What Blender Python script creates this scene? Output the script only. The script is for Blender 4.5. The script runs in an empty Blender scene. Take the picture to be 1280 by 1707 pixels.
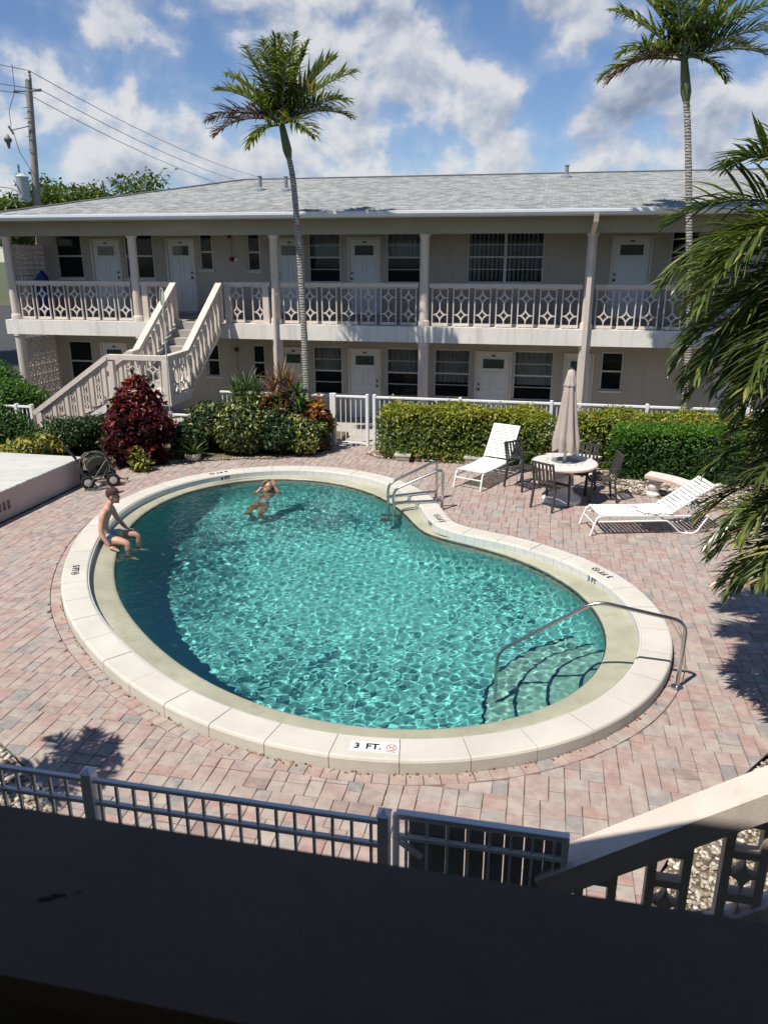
import bpy, bmesh, math, random
import numpy as np
from math import sin, cos, pi, radians, sqrt, atan2, hypot
from mathutils import Vector, Matrix
sc = bpy.context.scene
COL = sc.collection
R = random.Random(7)
RN = np.random.default_rng(11)

# ------------------------------------------------------------------ camera
cam_d = bpy.data.cameras.new('camera'); cam = bpy.data.objects.new('camera', cam_d); COL.objects.link(cam)
cam.location = (0, 0, 4.4)
cam.rotation_euler = (radians(90 - 18.3), 0, radians(11.7))
cam_d.sensor_fit = 'VERTICAL'; cam_d.sensor_height = 24.0; cam_d.sensor_width = 18.0
cam_d.lens = 24.0 * 1283 / 1707
cam_d.clip_start = 0.02; cam_d.clip_end = 3000
cam_d.dof.use_dof = True; cam_d.dof.focus_distance = 13.0; cam_d.dof.aperture_fstop = 5.5
sc.camera = cam

# ------------------------------------------------------------------ sun, sky
SUN_EL = 60.0
SH = Vector((0.58, 0.815, 0)).normalized()            # direction shadows fall
sun_d = bpy.data.lights.new('sun', 'SUN'); sun = bpy.data.objects.new('sun', sun_d); COL.objects.link(sun)
sun_d.energy = 5.0; sun_d.angle = radians(0.53); sun_d.color = (1.0, 0.93, 0.82)
LD = Vector((SH.x * cos(radians(SUN_EL)), SH.y * cos(radians(SUN_EL)), -sin(radians(SUN_EL))))
sun.rotation_euler = LD.to_track_quat('-Z', 'Y').to_euler()
sun.location = (-8, -11, 30)
sun_d.cycles.is_caustics_light = True

world = bpy.data.worlds.new('World'); sc.world = world; world.use_nodes = True
nt = world.node_tree; nt.nodes.clear()
def wn(t, **k):
    n = nt.nodes.new(t)
    for a, b in k.items(): setattr(n, a, b)
    return n
def wl(a, b): nt.links.new(a, b)
def wmath(op, a, b=None, c=None, clamp=False):
    n = wn('ShaderNodeMath', operation=op, use_clamp=clamp)
    for i, v in enumerate((a, b, c)):
        if v is None: continue
        if isinstance(v, (int, float)): n.inputs[i].default_value = v
        else: wl(v, n.inputs[i])
    return n.outputs[0]
sky = wn('ShaderNodeTexSky', sky_type='NISHITA', sun_disc=False)
sky.sun_elevation = radians(SUN_EL); sky.sun_rotation = atan2(-SH.x, -SH.y)
sky.air_density = 1.0; sky.dust_density = 0.0; sky.ozone_density = 1.5; sky.altitude = 0
tc = wn('ShaderNodeTexCoord')
nrm = wn('ShaderNodeVectorMath', operation='NORMALIZE'); wl(tc.outputs['Generated'], nrm.inputs[0])
DIR = nrm.outputs[0]
def wnoise(vec, scale, detail, rough=0.55, off=(0, 0, 0), zs=1.5, dist=0.0):
    mp = wn('ShaderNodeMapping'); mp.inputs['Scale'].default_value = (1, 1, zs); mp.inputs['Location'].default_value = off
    wl(vec, mp.inputs['Vector'])
    n = wn('ShaderNodeTexNoise'); n.inputs['Scale'].default_value = scale; n.inputs['Detail'].default_value = detail
    n.inputs['Roughness'].default_value = rough; n.inputs['Distortion'].default_value = dist
    wl(mp.outputs[0], n.inputs['Vector']); return n.outputs['Fac']
def azel(az, el):                                      # azimuth clockwise from +Y, elevation, degrees
    a, e = radians(az), radians(el); return (sin(a) * cos(e), cos(a) * cos(e), sin(e))
# cumulus heaps: direction (azimuth, elevation), angular size, weight
HEAPS = [(-34.3, 5.0, 4.7, 0.22), (-28.5, 5.2, 4.7, 0.22), (-22.3, 5.3, 4.7, 0.22), (-15.8, 5.4, 4.7, 0.24), (-9.2, 5.8, 4.7, 0.26), (-2.7, 5.5, 4.2, 0.24), (-30.6, 9.2, 3.4, 0.2), (-18.0, 10.4, 3.8, 0.24), (-34.7, 9.6, 3.6, 0.3), (-33.0, 7.1, 3.4, 0.22), (-27.1, 13.6, 3.8, 0.3), (-26.5, 10.1, 3.4, 0.28), (-24.8, 8.1, 3.2, 0.3), (-29.8, 6.6, 3.4, 0.2), (-20.2, 14.2, 3.4, 0.26), (-16.4, 13.4, 5.1, 0.32), (-14.9, 8.7, 5.1, 0.28), (-19.8, 6.1, 3.4, 0.22), (-9.7, 12.1, 4.2, 0.32), (-7.8, 14.4, 2.1, 0.22), (-10.1, 8.0, 4.7, 0.26), (-5.3, 9.7, 3.8, 0.26), (-3.6, 7.5, 3.8, 0.2), (-0.6, 14.1, 3.0, 0.26), (2.2, 7.0, 3.0, 0.34), (5.5, 8.0, 4.2, 0.36), (9.2, 7.5, 4.7, 0.32), (11.2, 10.3, 3.0, 0.26), (2.9, 8.4, 2.1, 0.24), (-11.7, 5.4, 6.8, 0.14), (-30.4, 4.8, 5.9, 0.1), (30, 9, 6, 0.3), (41, 5, 7, 0.28), (55, 11, 7, 0.28), (70, 6, 8, 0.28), (-55, 8, 6, 0.3), (-66, 4, 6, 0.26), (-80, 11, 7, 0.28), (95, 8, 8, 0.28), (120, 6, 7, 0.26), (150, 10, 8, 0.28), (-100, 7, 8, 0.28), (-125, 9, 7, 0.26), (-150, 6, 8, 0.28), (178, 8, 8, 0.28), (10, 28, 9, 0.24), (-40, 35, 10, 0.24), (80, 30, 10, 0.24), (150, 32, 10, 0.24), (-110, 30, 10, 0.24)]
blob = None
for az, el, size, wgt in HEAPS:
    d = wn('ShaderNodeVectorMath', operation='DOT_PRODUCT'); wl(DIR, d.inputs[0]); d.inputs[1].default_value = azel(az, el)
    m = wn('ShaderNodeMapRange', interpolation_type='SMOOTHSTEP'); wl(d.outputs['Value'], m.inputs['Value'])
    m.inputs['From Min'].default_value = cos(radians(size * 1.3)); m.inputs['From Max'].default_value = cos(radians(size * 0.1))
    m.inputs['To Min'].default_value = 0; m.inputs['To Max'].default_value = wgt
    blob = m.outputs[0] if blob is None else wmath('MAXIMUM', blob, m.outputs[0])
n1 = wnoise(DIR, 9.0, 11, 0.54, (3.1, 1.7, 0.4), 1.25, 0.15)
n1b = wnoise(DIR, 9.0, 11, 0.54, (3.1 - .006, 1.7 - .003, 0.4 + .020), 1.25, 0.15)   # the same field sampled a little toward the sun
dens = wmath('ADD', wmath('MULTIPLY', wmath('SUBTRACT', n1, 0.52), 1.15), blob)
densb = wmath('ADD', wmath('MULTIPLY', wmath('SUBTRACT', n1b, 0.52), 1.15), blob)
cov = wn('ShaderNodeMapRange', interpolation_type='SMOOTHSTEP'); wl(dens, cov.inputs['Value'])
cov.inputs['From Min'].default_value = 0.11; cov.inputs['From Max'].default_value = 0.28
wisp = wn('ShaderNodeMapRange', interpolation_type='SMOOTHSTEP'); wl(dens, wisp.inputs['Value'])
wisp.inputs['From Min'].default_value = 0.0; wisp.inputs['From Max'].default_value = 0.30; wisp.inputs['To Max'].default_value = 0.42
alpha = wmath('MULTIPLY', wmath('MAXIMUM', cov.outputs[0], wisp.outputs[0]), 0.95)
sh = wmath('ADD', wmath('MULTIPLY', wmath('SUBTRACT', densb, dens), -3.0), 0.66, clamp=True)
n3 = wnoise(DIR, 3.5, 4, 0.5, (7.7, 2.2, 5.5), 1.6, 0.0)
thick = wn('ShaderNodeMapRange'); wl(wmath('ADD', dens, wmath('MULTIPLY', wmath('SUBTRACT', n3, .5), .8)), thick.inputs['Value']); thick.inputs['From Min'].default_value = 0.15; thick.inputs['From Max'].default_value = 0.55
thick.inputs['To Min'].default_value = -0.12; thick.inputs['To Max'].default_value = 0.30
shade = wmath('SUBTRACT', sh, thick.outputs[0], clamp=True)
cr = wn('ShaderNodeValToRGB'); wl(shade, cr.inputs['Fac'])
cr.color_ramp.elements[0].position = 0.05; cr.color_ramp.elements[0].color = (.30, .365, .50, 1)
cr.color_ramp.elements[1].position = 0.85; cr.color_ramp.elements[1].color = (.92, .93, .96, 1)
e = cr.color_ramp.elements.new(.45); e.color = (.56, .62, .75, 1)
bg_sky = wn('ShaderNodeBackground'); skc = wn('ShaderNodeMix', data_type='RGBA', blend_type='MULTIPLY'); skc.inputs[0].default_value = 1.0; wl(sky.outputs[0], skc.inputs[6]); skc.inputs[7].default_value = (.87, 1.0, 1.24, 1); wl(skc.outputs[2], bg_sky.inputs['Color']); bg_sky.inputs['Strength'].default_value = 0.072
bg_cl = wn('ShaderNodeBackground'); wl(cr.outputs[0], bg_cl.inputs['Color']); bg_cl.inputs['Strength'].default_value = 0.67
mx = wn('ShaderNodeMixShader'); wl(alpha, mx.inputs[0]); wl(bg_sky.outputs[0], mx.inputs[1]); wl(bg_cl.outputs[0], mx.inputs[2])
wo = wn('ShaderNodeOutputWorld'); wl(mx.outputs[0], wo.inputs['Surface'])

sc.view_settings.view_transform = 'Standard'; sc.view_settings.look = 'None'
sc.view_settings.exposure = 0.25; sc.view_settings.gamma = 1.0; sc.view_settings.use_curve_mapping = False
sc.render.engine = 'CYCLES'
cy = sc.cycles
cy.use_denoising = True; cy.caustics_refractive = True; cy.caustics_reflective = False
cy.max_bounces = 8; cy.diffuse_bounces = 3; cy.glossy_bounces = 3; cy.transmission_bounces = 6; cy.transparent_max_bounces = 8
cy.sample_clamp_indirect = 4.0; cy.blur_glossy = 0.5

# ------------------------------------------------------------------ materials
MATS = {}
def newmat(name):
    m = bpy.data.materials.new(name); m.use_nodes = True; m.node_tree.nodes.clear()
    t = m.node_tree
    o = t.nodes.new('ShaderNodeOutputMaterial'); b = t.nodes.new('ShaderNodeBsdfPrincipled')
    t.links.new(b.outputs[0], o.inputs['Surface'])
    MATS[name] = m
    return m, t, b, o
def tn(t, typ, **k):
    n = t.nodes.new(typ)
    for a, v in k.items(): setattr(n, a, v)
    return n
def noise(t, scale, detail=4, rough=.55, coord='Object', vec=None, w=None):
    n = tn(t, 'ShaderNodeTexNoise'); n.inputs['Scale'].default_value = scale; n.inputs['Detail'].default_value = detail; n.inputs['Roughness'].default_value = rough
    if vec is None:
        c = tn(t, 'ShaderNodeNewGeometry') if coord == 'World' else tn(t, 'ShaderNodeTexCoord')
        vec = c.outputs['Position'] if coord == 'World' else c.outputs[coord]
    t.links.new(vec, n.inputs['Vector']); return n.outputs['Fac']
def ramp(t, fac, stops):
    r = tn(t, 'ShaderNodeValToRGB'); t.links.new(fac, r.inputs['Fac'])
    els = r.color_ramp.elements
    while len(els) < len(stops): els.new(.5)
    for el, (p, c) in zip(els, stops): el.position = p; el.color = (*c[:3], 1)
    return r.outputs['Color']
def mixc(t, fac, a, b, mode='MIX'):
    n = tn(t, 'ShaderNodeMix', data_type='RGBA', blend_type=mode)
    for sock, v in ((n.inputs[0], fac), (n.inputs[6], a), (n.inputs[7], b)):
        if isinstance(v, (int, float)): sock.default_value = v
        elif isinstance(v, tuple): sock.default_value = (*v[:3], 1)
        else: t.links.new(v, sock)
    return n.outputs[2]
def bump(t, b, h, strength, dist=.01):
    n = tn(t, 'ShaderNodeBump'); n.inputs['Strength'].default_value = strength; n.inputs['Distance'].default_value = dist
    t.links.new(h, n.inputs['Height']); t.links.new(n.outputs[0], b.inputs['Normal'])
def paint(name, col, rough=.6, var=.12, scale=2.5, dirt=.0, dirtcol=(.2, .17, .13), bmp=.15, bscale=60, metal=0, spec=.35, streak=0):
    m, t, b, o = newmat(name)
    n = noise(t, scale, 6, .6, 'World')
    c0 = tuple(max(0, x * (1 - var)) for x in col); c1 = tuple(min(1, x * (1 + var)) for x in col)
    c = ramp(t, n, [(.3, c0), (.7, c1)])
    if dirt > 0:
        n2 = noise(t, scale * 2.7, 8, .7, 'World')
        f = ramp(t, n2, [(.5, (0, 0, 0)), (.75, (dirt, dirt, dirt))])
        c = mixc(t, f, c, dirtcol)
    if streak > 0:
        g_ = tn(t, 'ShaderNodeNewGeometry'); mp_ = tn(t, 'ShaderNodeMapping'); mp_.inputs['Scale'].default_value = (7, 7, .55); t.links.new(g_.outputs['Position'], mp_.inputs['Vector'])
        n3_ = noise(t, 1.0, 7, .65, vec=mp_.outputs[0]); f3 = ramp(t, n3_, [(.5, (0, 0, 0)), (.72, (streak, streak, streak))]); c = mixc(t, f3, c, dirtcol)
    t.links.new(c, b.inputs['Base Color'])
    b.inputs['Roughness'].default_value = rough; b.inputs['Metallic'].default_value = metal; b.inputs['Specular IOR Level'].default_value = spec
    if bmp: bump(t, b, noise(t, bscale, 5, .6, 'World'), bmp, .01)
    return m
def attr_leaf(name, stops, rough=.42, trans=.35, spec=.45):
    m, t, b, o = newmat(name)
    a = tn(t, 'ShaderNodeAttribute', attribute_name='tone')
    c = ramp(t, a.outputs['Fac'], stops)
    n = noise(t, 25, 3, .5, 'World'); c = mixc(t, .5, c, ramp(t, n, [(.25, (.6, .6, .6)), (.75, (1.25, 1.25, 1.25))]), 'MULTIPLY')
    t.links.new(c, b.inputs['Base Color']); b.inputs['Roughness'].default_value = rough; b.inputs['Specular IOR Level'].default_value = spec
    tr = tn(t, 'ShaderNodeBsdfTranslucent'); c2 = mixc(t, 1.0, c, (1.3, 1.5, .5), 'MULTIPLY'); t.links.new(c2, tr.inputs['Color'])
    ms = tn(t, 'ShaderNodeMixShader'); ms.inputs[0].default_value = trans
    t.links.new(b.outputs[0], ms.inputs[1]); t.links.new(tr.outputs[0], ms.inputs[2]); t.links.new(ms.outputs[0], o.inputs['Surface'])
    return m
def plain(name, col, rough=.5, metal=0, spec=.5):
    m, t, b, o = newmat(name)
    b.inputs['Base Color'].default_value = (*col, 1); b.inputs['Roughness'].default_value = rough; b.inputs['Metallic'].default_value = metal; b.inputs['Specular IOR Level'].default_value = spec
    return m

# ------------------------------------------------------------------ mesh helpers
def link(o, parent=None):
    COL.objects.link(o)
    if parent is not None: o.parent = parent
    return o
def tag(o, label=None, cat=None, group=None, kind=None):
    if label: o['label'] = label
    if cat: o['category'] = cat
    if group: o['group'] = group
    if kind: o['kind'] = kind
    return o
def thing(name, label, cat, loc=(0, 0, 0), rz=0, group=None):
    o = bpy.data.objects.new(name, None); o.empty_display_size = .1; COL.objects.link(o)
    o.location = loc; o.rotation_euler = (0, 0, rz)
    return tag(o, label, cat, group)
def copy_tree(o, parent=None):
    c = o.copy(); COL.objects.link(c); c.parent = parent
    for ch in list(o.children): copy_tree(ch, c)
    return c
def np_obj(name, V, F, mat, parent=None, tone=None, smooth=False):
    """V (n,3), F (m,k) with one k; fast mesh from arrays"""
    V = np.asarray(V, np.float32); F = np.asarray(F, np.int32); k = F.shape[1]
    me = bpy.data.meshes.new(name)
    me.vertices.add(len(V)); me.vertices.foreach_set('co', V.ravel())
    me.loops.add(F.size); me.loops.foreach_set('vertex_index', F.ravel())
    me.polygons.add(len(F)); me.polygons.foreach_set('loop_start', np.arange(0, F.size, k, dtype=np.int32))
    if tone is not None:
        a = me.attributes.new('tone', 'FLOAT', 'POINT'); a.data.foreach_set('value', np.asarray(tone, np.float32))
    if smooth: me.polygons.foreach_set('use_smooth', np.ones(len(F), bool))
    me.update(calc_edges=True); me.validate()
    me.materials.append(MATS[mat] if isinstance(mat, str) else mat)
    return link(bpy.data.objects.new(name, me), parent)
class MB:
    def __init__(s): s.v = []; s.f = []; s.t = []; s.mi = []; s.cur = 0; s.tone = 0.5
    def add(s, vs, fs):
        b = len(s.v); s.v += [tuple(p) for p in vs]; s.t += [s.tone] * len(vs)
        s.f += [tuple(i + b for i in f) for f in fs]; s.mi += [s.cur] * len(fs); return s
    def box(s, x0, x1, y0, y1, z0, z1):
        return s.add([(x0, y0, z0), (x1, y0, z0), (x1, y1, z0), (x0, y1, z0), (x0, y0, z1), (x1, y0, z1), (x1, y1, z1), (x0, y1, z1)],
                     [(0, 3, 2, 1), (4, 5, 6, 7), (0, 1, 5, 4), (1, 2, 6, 5), (2, 3, 7, 6), (3, 0, 4, 7)])
    def cbox(s, x0, x1, y0, y1, z0, z1, c=.01):
        """box with chamfered edges"""
        bm = bmesh.new(); bmesh.ops.create_cube(bm, size=1)
        for v in bm.verts: v.co = Vector(((x0 + x1) / 2 + v.co.x * (x1 - x0), (y0 + y1) / 2 + v.co.y * (y1 - y0), (z0 + z1) / 2 + v.co.z * (z1 - z0)))
        bmesh.ops.bevel(bm, geom=bm.edges[:], offset=c, segments=1, affect='EDGES')
        s.frombm(bm); bm.free(); return s
    def frombm(s, bm):
        bm.verts.index_update(); return s.add([v.co[:] for v in bm.verts], [[v.index for v in f.verts] for f in bm.faces])
    def tube(s, pts, r, n=8, cap=True, flat=None):
        """round tube along pts; r number or list"""
        P = [Vector(p) for p in pts]; rs = r if isinstance(r, (list, tuple)) else [r] * len(P)
        base = len(s.v); up = None; vs = []; fs = []
        for i, p in enumerate(P):
            t = (P[min(i + 1, len(P) - 1)] - P[max(i - 1, 0)])
            t = t.normalized() if t.length > 1e-9 else Vector((0, 0, 1))
            if up is None:
                up = Vector((0, 0, 1)) if abs(t.z) < .9 else Vector((1, 0, 0))
            a = t.cross(up)
            if a.length < 1e-6: a = t.cross(Vector((0, 1, 0)))
            a.normalize(); b = a.cross(t).normalized(); up = b
            for k in range(n):
                an = 2 * pi * (k + .5) / n
                vs.append(p + (a * cos(an) + b * sin(an) * (flat or 1)) * rs[i])
        for i in range(len(P) - 1):
            for k in range(n):
                k2 = (k + 1) % n; fs.append((i * n + k, i * n + k2, (i + 1) * n + k2, (i + 1) * n + k))
        if cap: fs.append(tuple(range(n))[::-1]); fs.append(tuple((len(P) - 1) * n + k for k in range(n)))
        return s.add([v[:] for v in vs], fs)
    def beam(s, p, q, w, h, up=(0, 0, 1)):
        """rectangular bar from p to q, w across, h along up"""
        p, q = Vector(p), Vector(q); t = (q - p).normalized(); u = Vector(up); a = t.cross(u).normalized(); b = a.cross(t).normalized()
        vs = [c + a * (sx * w / 2) + b * (sy * h / 2) for c in (p, q) for sx, sy in ((-1, -1), (1, -1), (1, 1), (-1, 1))]
        return s.add([v[:] for v in vs], [(0, 1, 2, 3)[::-1], (4, 5, 6, 7), (0, 1, 5, 4), (1, 2, 6, 5), (2, 3, 7, 6), (3, 0, 4, 7)])
    def lathe(s, prof, n=20, c=(0, 0, 0), cap=True):
        vs = []; fs = []; m = len(prof)
        for (r, z) in prof:
            for k in range(n): vs.append((c[0] + r * cos(2 * pi * k / n), c[1] + r * sin(2 * pi * k / n), c[2] + z))
        for i in range(m - 1):
            for k in range(n):
                k2 = (k + 1) % n; fs.append((i * n + k, i * n + k2, (i + 1) * n + k2, (i + 1) * n + k))
        if cap: fs.append(tuple(range(n))[::-1]); fs.append(tuple((m - 1) * n + k for k in range(n)))
        return s.add(vs, fs)
    def prism(s, poly, z0, z1):
        n = len(poly); vs = [(x, y, z0) for x, y in poly] + [(x, y, z1) for x, y in poly]
        fs = [tuple(range(n))[::-1], tuple(range(n, 2 * n))] + [(i, (i + 1) % n, n + (i + 1) % n, n + i) for i in range(n)]
        return s.add(vs, fs)
    def ring(s, inner, outer, z0, z1):
        """closed band between two equal-length loops"""
        n = len(inner); vs = [(x, y, z) for z in (z0, z1) for L in (inner, outer) for x, y in L]; fs = []
        for i in range(n):
            j = (i + 1) % n; a, b, c, d = i, n + i, 2 * n + i, 3 * n + i; a2, b2, c2, d2 = j, n + j, 2 * n + j, 3 * n + j
            fs += [(c, d, d2, c2), (a, a2, b2, b), (a, c, c2, a2), (b, b2, d2, d)]
        return s.add(vs, fs)
    def xf(s, M, start=0):
        for i in range(start, len(s.v)): s.v[i] = tuple(M @ Vector(s.v[i]))
        return s
    def mesh(s, name, mat, smooth=False, angle=None):
        me = bpy.data.meshes.new(name); me.from_pydata(s.v, [], s.f)
        for m in (mat if isinstance(mat, (list, tuple)) else [mat]): me.materials.append(MATS[m])
        if isinstance(mat, (list, tuple)): me.polygons.foreach_set('material_index', s.mi)
        a = me.attributes.new('tone', 'FLOAT', 'POINT'); a.data.foreach_set('value', s.t)
        if smooth:
            me.polygons.foreach_set('use_smooth', [True] * len(me.polygons))
            if angle: me.set_sharp_from_angle(angle=radians(angle))
        me.update(); return me
    def build(s, name, mat, parent=None, smooth=False, angle=40, loc=None, rot=None):
        o = bpy.data.objects.new(name, s.mesh(name, mat, smooth, angle)); link(o, parent)
        if loc: o.location = loc
        if rot: o.rotation_euler = rot
        return o
def inst(name, me, parent, loc=(0, 0, 0), rot=(0, 0, 0), scale=None):
    o = bpy.data.objects.new(name, me); link(o, parent); o.location = loc; o.rotation_euler = rot
    if scale: o.scale = scale
    return o
def text_mesh(txt, size, depth=.0015):
    cu = bpy.data.curves.new('t', 'FONT'); cu.body = txt; cu.size = size; cu.extrude = depth; cu.align_x = 'CENTER'; cu.align_y = 'CENTER'; cu.resolution_u = 2; cu.offset = size * .028
    o = bpy.data.objects.new('t', cu); COL.objects.link(o)
    dg = bpy.context.evaluated_depsgraph_get(); me = bpy.data.meshes.new_from_object(o.evaluated_get(dg))
    bpy.data.objects.remove(o); return me
# ------------------------------------------------------------------ pool curves (metres, about the pool's middle)
PC = (-3.0, 10.6)
CO = [4.3045, -0.2534, -0.3514, -0.1489, -1.1195, 0.1901, -0.1648, 0.0339, 0.0208, 0.0459, 0.0114, 0.0047, 0.0193]
CI = [3.9468, -0.2987, -0.3838, -0.1232, -1.1408, 0.1748, -0.1398, 0.013, 0.0321, 0.0097, 0.027, -0.0146, -0.0067]
CW = [3.6217, -0.2837, -0.2911, -0.0906, -1.1275, 0.1934, -0.0568, -0.0627, 0.0807, -0.0089, -0.0059]
def rad(c, th):
    r = c[0]
    for k in range(1, (len(c) - 1) // 2 + 1): r = r + c[2 * k - 1] * np.cos(k * th) + c[2 * k] * np.sin(k * th)
    return r
def loop(c, n=720, add=0.0):
    th = np.linspace(0, 2 * pi, n, endpoint=False); r = rad(c, th) + add
    return np.stack([PC[0] + r * np.cos(th), PC[1] + r * np.sin(th)], 1)
def offset(L, d):
    t = np.roll(L, -1, 0) - np.roll(L, 1, 0); t /= np.linalg.norm(t, axis=1)[:, None]
    return L + np.stack([t[:, 1], -t[:, 0]], 1) * d           # outward for counter-clockwise loops
def resample(L, n):
    P = np.vstack([L, L[:1]]); s = np.r_[0, np.cumsum(np.linalg.norm(np.diff(P, axis=0), axis=1))]
    u = np.linspace(0, s[-1], n, endpoint=False); return np.stack([np.interp(u, s, P[:, 0]), np.interp(u, s, P[:, 1])], 1), s[-1]
LO = loop(CO); LI = loop(CI); LW = loop(CW)
NS = 46 * 8
MID, PER = resample((LO + LI) / 2, NS)
tt = np.roll(MID, -1, 0) - np.roll(MID, 1, 0); tt /= np.linalg.norm(tt, axis=1)[:, None]; NRM = np.stack([tt[:, 1], -tt[:, 0]], 1)
HALF = .178
def inside_curve(c, x, y, add=0.0):
    dx, dy = x - PC[0], y - PC[1]; return np.hypot(dx, dy) < rad(c, np.arctan2(dy, dx)) + add

paint('coping', (.55, .53, .475), .75, .10, 1.3, .35, (.42, .39, .31), .35, 90)
paint('ledge', (.385, .38, .29), .3, .16, 1.2, .7, (.25, .25, .14), .25, 30)
paint('pool_tile', (.60, .62, .61), .22, .05, 3, .12, (.5, .5, .42), 0)
paint('plaster', (.175, .50, .52), .8, .08, .7, .3, (.15, .45, .47), .1, 20)
paint('step_plaster', (.25, .43, .40), .8, .10, .9, .3, (.15, .32, .29), .1, 20)
plain('trim_tile', (.012, .03, .085), .25)
plain('black_paint', (.012, .012, .013), .5)
plain('red_paint', (.45, .03, .03), .5)
plain('white_tile', (.82, .82, .80), .3)
paint('grout', (.38, .35, .28), .9, .2, 8)

pool = thing('swimming_pool', 'kidney shaped swimming pool with pale raised coping and turquoise water', 'swimming pool', (0, 0, 0))
# coping stones: 46, 8 steps each
prof = [(-HALF, .02), (-HALF, .115), (-HALF + .012, .133), (-HALF + .03, .14), (HALF - .03, .14), (HALF - .010, .132), (HALF, .112), (HALF, -.05)]
for k in range(46):
    mb = MB(); dz = R.uniform(-.002, .002); m = len(prof); g = .004
    for j in range(9):
        i = (k * 8 + j) % NS; p = MID[i]; n_ = NRM[i]; t_ = tt[i]; sh_ = g if j == 0 else (-g if j == 8 else 0)
        mb.v += [(p[0] + n_[0] * a + t_[0] * sh_, p[1] + n_[1] * a + t_[1] * sh_, z + (dz if z > .05 else 0)) for a, z in prof]; mb.t += [R.random()] * m
    for j in range(8):
        for q in range(m - 1): mb.f.append((j * m + q, j * m + q + 1, (j + 1) * m + q + 1, (j + 1) * m + q)); mb.mi.append(0)
    mb.f.append(tuple(range(m))[::-1]); mb.f.append(tuple(8 * m + q for q in range(m))); mb.mi += [0, 0]
    mb.f = [tuple(reversed(f)) for f in mb.f]
    mb.build('coping_stone', 'coping', pool)
# mortar bed under the stones, backing of the tiles
LIr = MID - NRM * HALF; LOr = MID + NRM * HALF
MB().ring([tuple(p) for p in MID - NRM * (HALF - .006)], [tuple(p) for p in MID + NRM * (HALF - .012)], -.06, .125).build('mortar_bed', 'grout', pool)
# waterline tiles
NT = 152; TI, per_t = resample(LIr, NT * 4)
tn_ = np.roll(TI, -1, 0) - np.roll(TI, 1, 0); tn_ /= np.linalg.norm(tn_, axis=1)[:, None]; TN = np.stack([tn_[:, 1], -tn_[:, 0]], 1)
for k in range(NT):
    mb = MB(); ii = [(k * 4 + j) % (NT * 4) for j in (0, 2, 4)]
    for q, i in enumerate(ii):
        s_ = (.0022, 0, -.0022)[q]
        for a, z in ((.004, -.03), (-.010, -.03), (-.010, .116), (.004, .116)):
            mb.v.append((TI[i][0] + TN[i][0] * a + tn_[i][0] * s_, TI[i][1] + TN[i][1] * a + tn_[i][1] * s_, z)); mb.t.append(.5)
    for j in (0, 1):
        for q in range(4): mb.f.append((j * 4 + q, (j + 1) * 4 + q, (j + 1) * 4 + (q + 1) % 4, j * 4 + (q + 1) % 4)); mb.mi.append(0)
    mb.f += [(0, 1, 2, 3), (11, 10, 9, 8)]; mb.mi += [0, 0]
    mb.build('tile', 'pool_tile', pool)
# ledge just under the tiles, rounded towards the water
N2 = 360; IW, _ = resample(LW, N2)
def nearest_align(A, B):                                     # resample A loop so that points pair with B by angle about PC
    thB = np.arctan2(B[:, 1] - PC[1], B[:, 0] - PC[0]); return thB
thw = np.arctan2(IW[:, 1] - PC[1], IW[:, 0] - PC[0])
def at_ang(c, th, add=0.0):
    r = rad(c, th) + add; return np.stack([PC[0] + r * np.cos(th), PC[1] + r * np.sin(th)], 1)
SURF = -.025
rows = [(at_ang(CI, thw, .05), .022), (at_ang(CI, thw, -.05), .02), ((at_ang(CI, thw) + IW) / 2, .008), (offset(IW, .05), -.004), (offset(IW, .02), -.012), (IW, -.035), (IW, -.30)]
V = np.vstack([np.c_[r_, np.full(N2, z)] for r_, z in rows]); F = []
for a in range(len(rows) - 1):
    i = np.arange(N2); j = (i + 1) % N2; F.append(np.stack([a * N2 + i, a * N2 + j, (a + 1) * N2 + j, (a + 1) * N2 + i], 1))
np_obj('ledge', V, np.vstack(F)[:, ::-1][:, ::-1], 'ledge', pool, smooth=True)
# basin: wall and sloping floor
def depth(x, y): return np.clip(.95 + (-.70 * (x - 0) + .70 * y - 6.5) * .118, .93, 1.85)
wall_c = offset(IW, .0)
rws = []
for f_, kind in ((1.0, 0), (1.0, .34), (.99, .52), (.965, .70), (.93, .83), (.88, .92), (.80, .98), (.65, 1), (.5, 1), (.35, 1), (.2, 1), (.08, 1)):
    P = np.array(PC) + (wall_c - PC) * f_; D = depth(P[:, 0], P[:, 1]); z = -.29 - (D - .29) * kind; rws.append(np.c_[P, z])
V = np.vstack(rws + [[[PC[0], PC[1], -float(depth(np.array(PC[0]), np.array(PC[1])))]]]); F = []
for a in range(len(rws) - 1):
    i = np.arange(N2); j = (i + 1) % N2; F.append(np.stack([a * N2 + i, a * N2 + j, (a + 1) * N2 + j, (a + 1) * N2 + i], 1))
a = len(rws) - 1; i = np.arange(N2); j = (i + 1) % N2
F.append(np.stack([a * N2 + i, a * N2 + j, np.full(N2, (a + 1) * N2), np.full(N2, (a + 1) * N2)], 1)[:, [0, 1, 2, 2]])
Fq = np.vstack(F[:-1]); basin = np_obj('basin', V, Fq, 'plaster', pool, smooth=True)
Ft = F[-1][:, :3]; cap_ = np_obj('basin_floor', V, Ft, 'plaster', pool)
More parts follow.
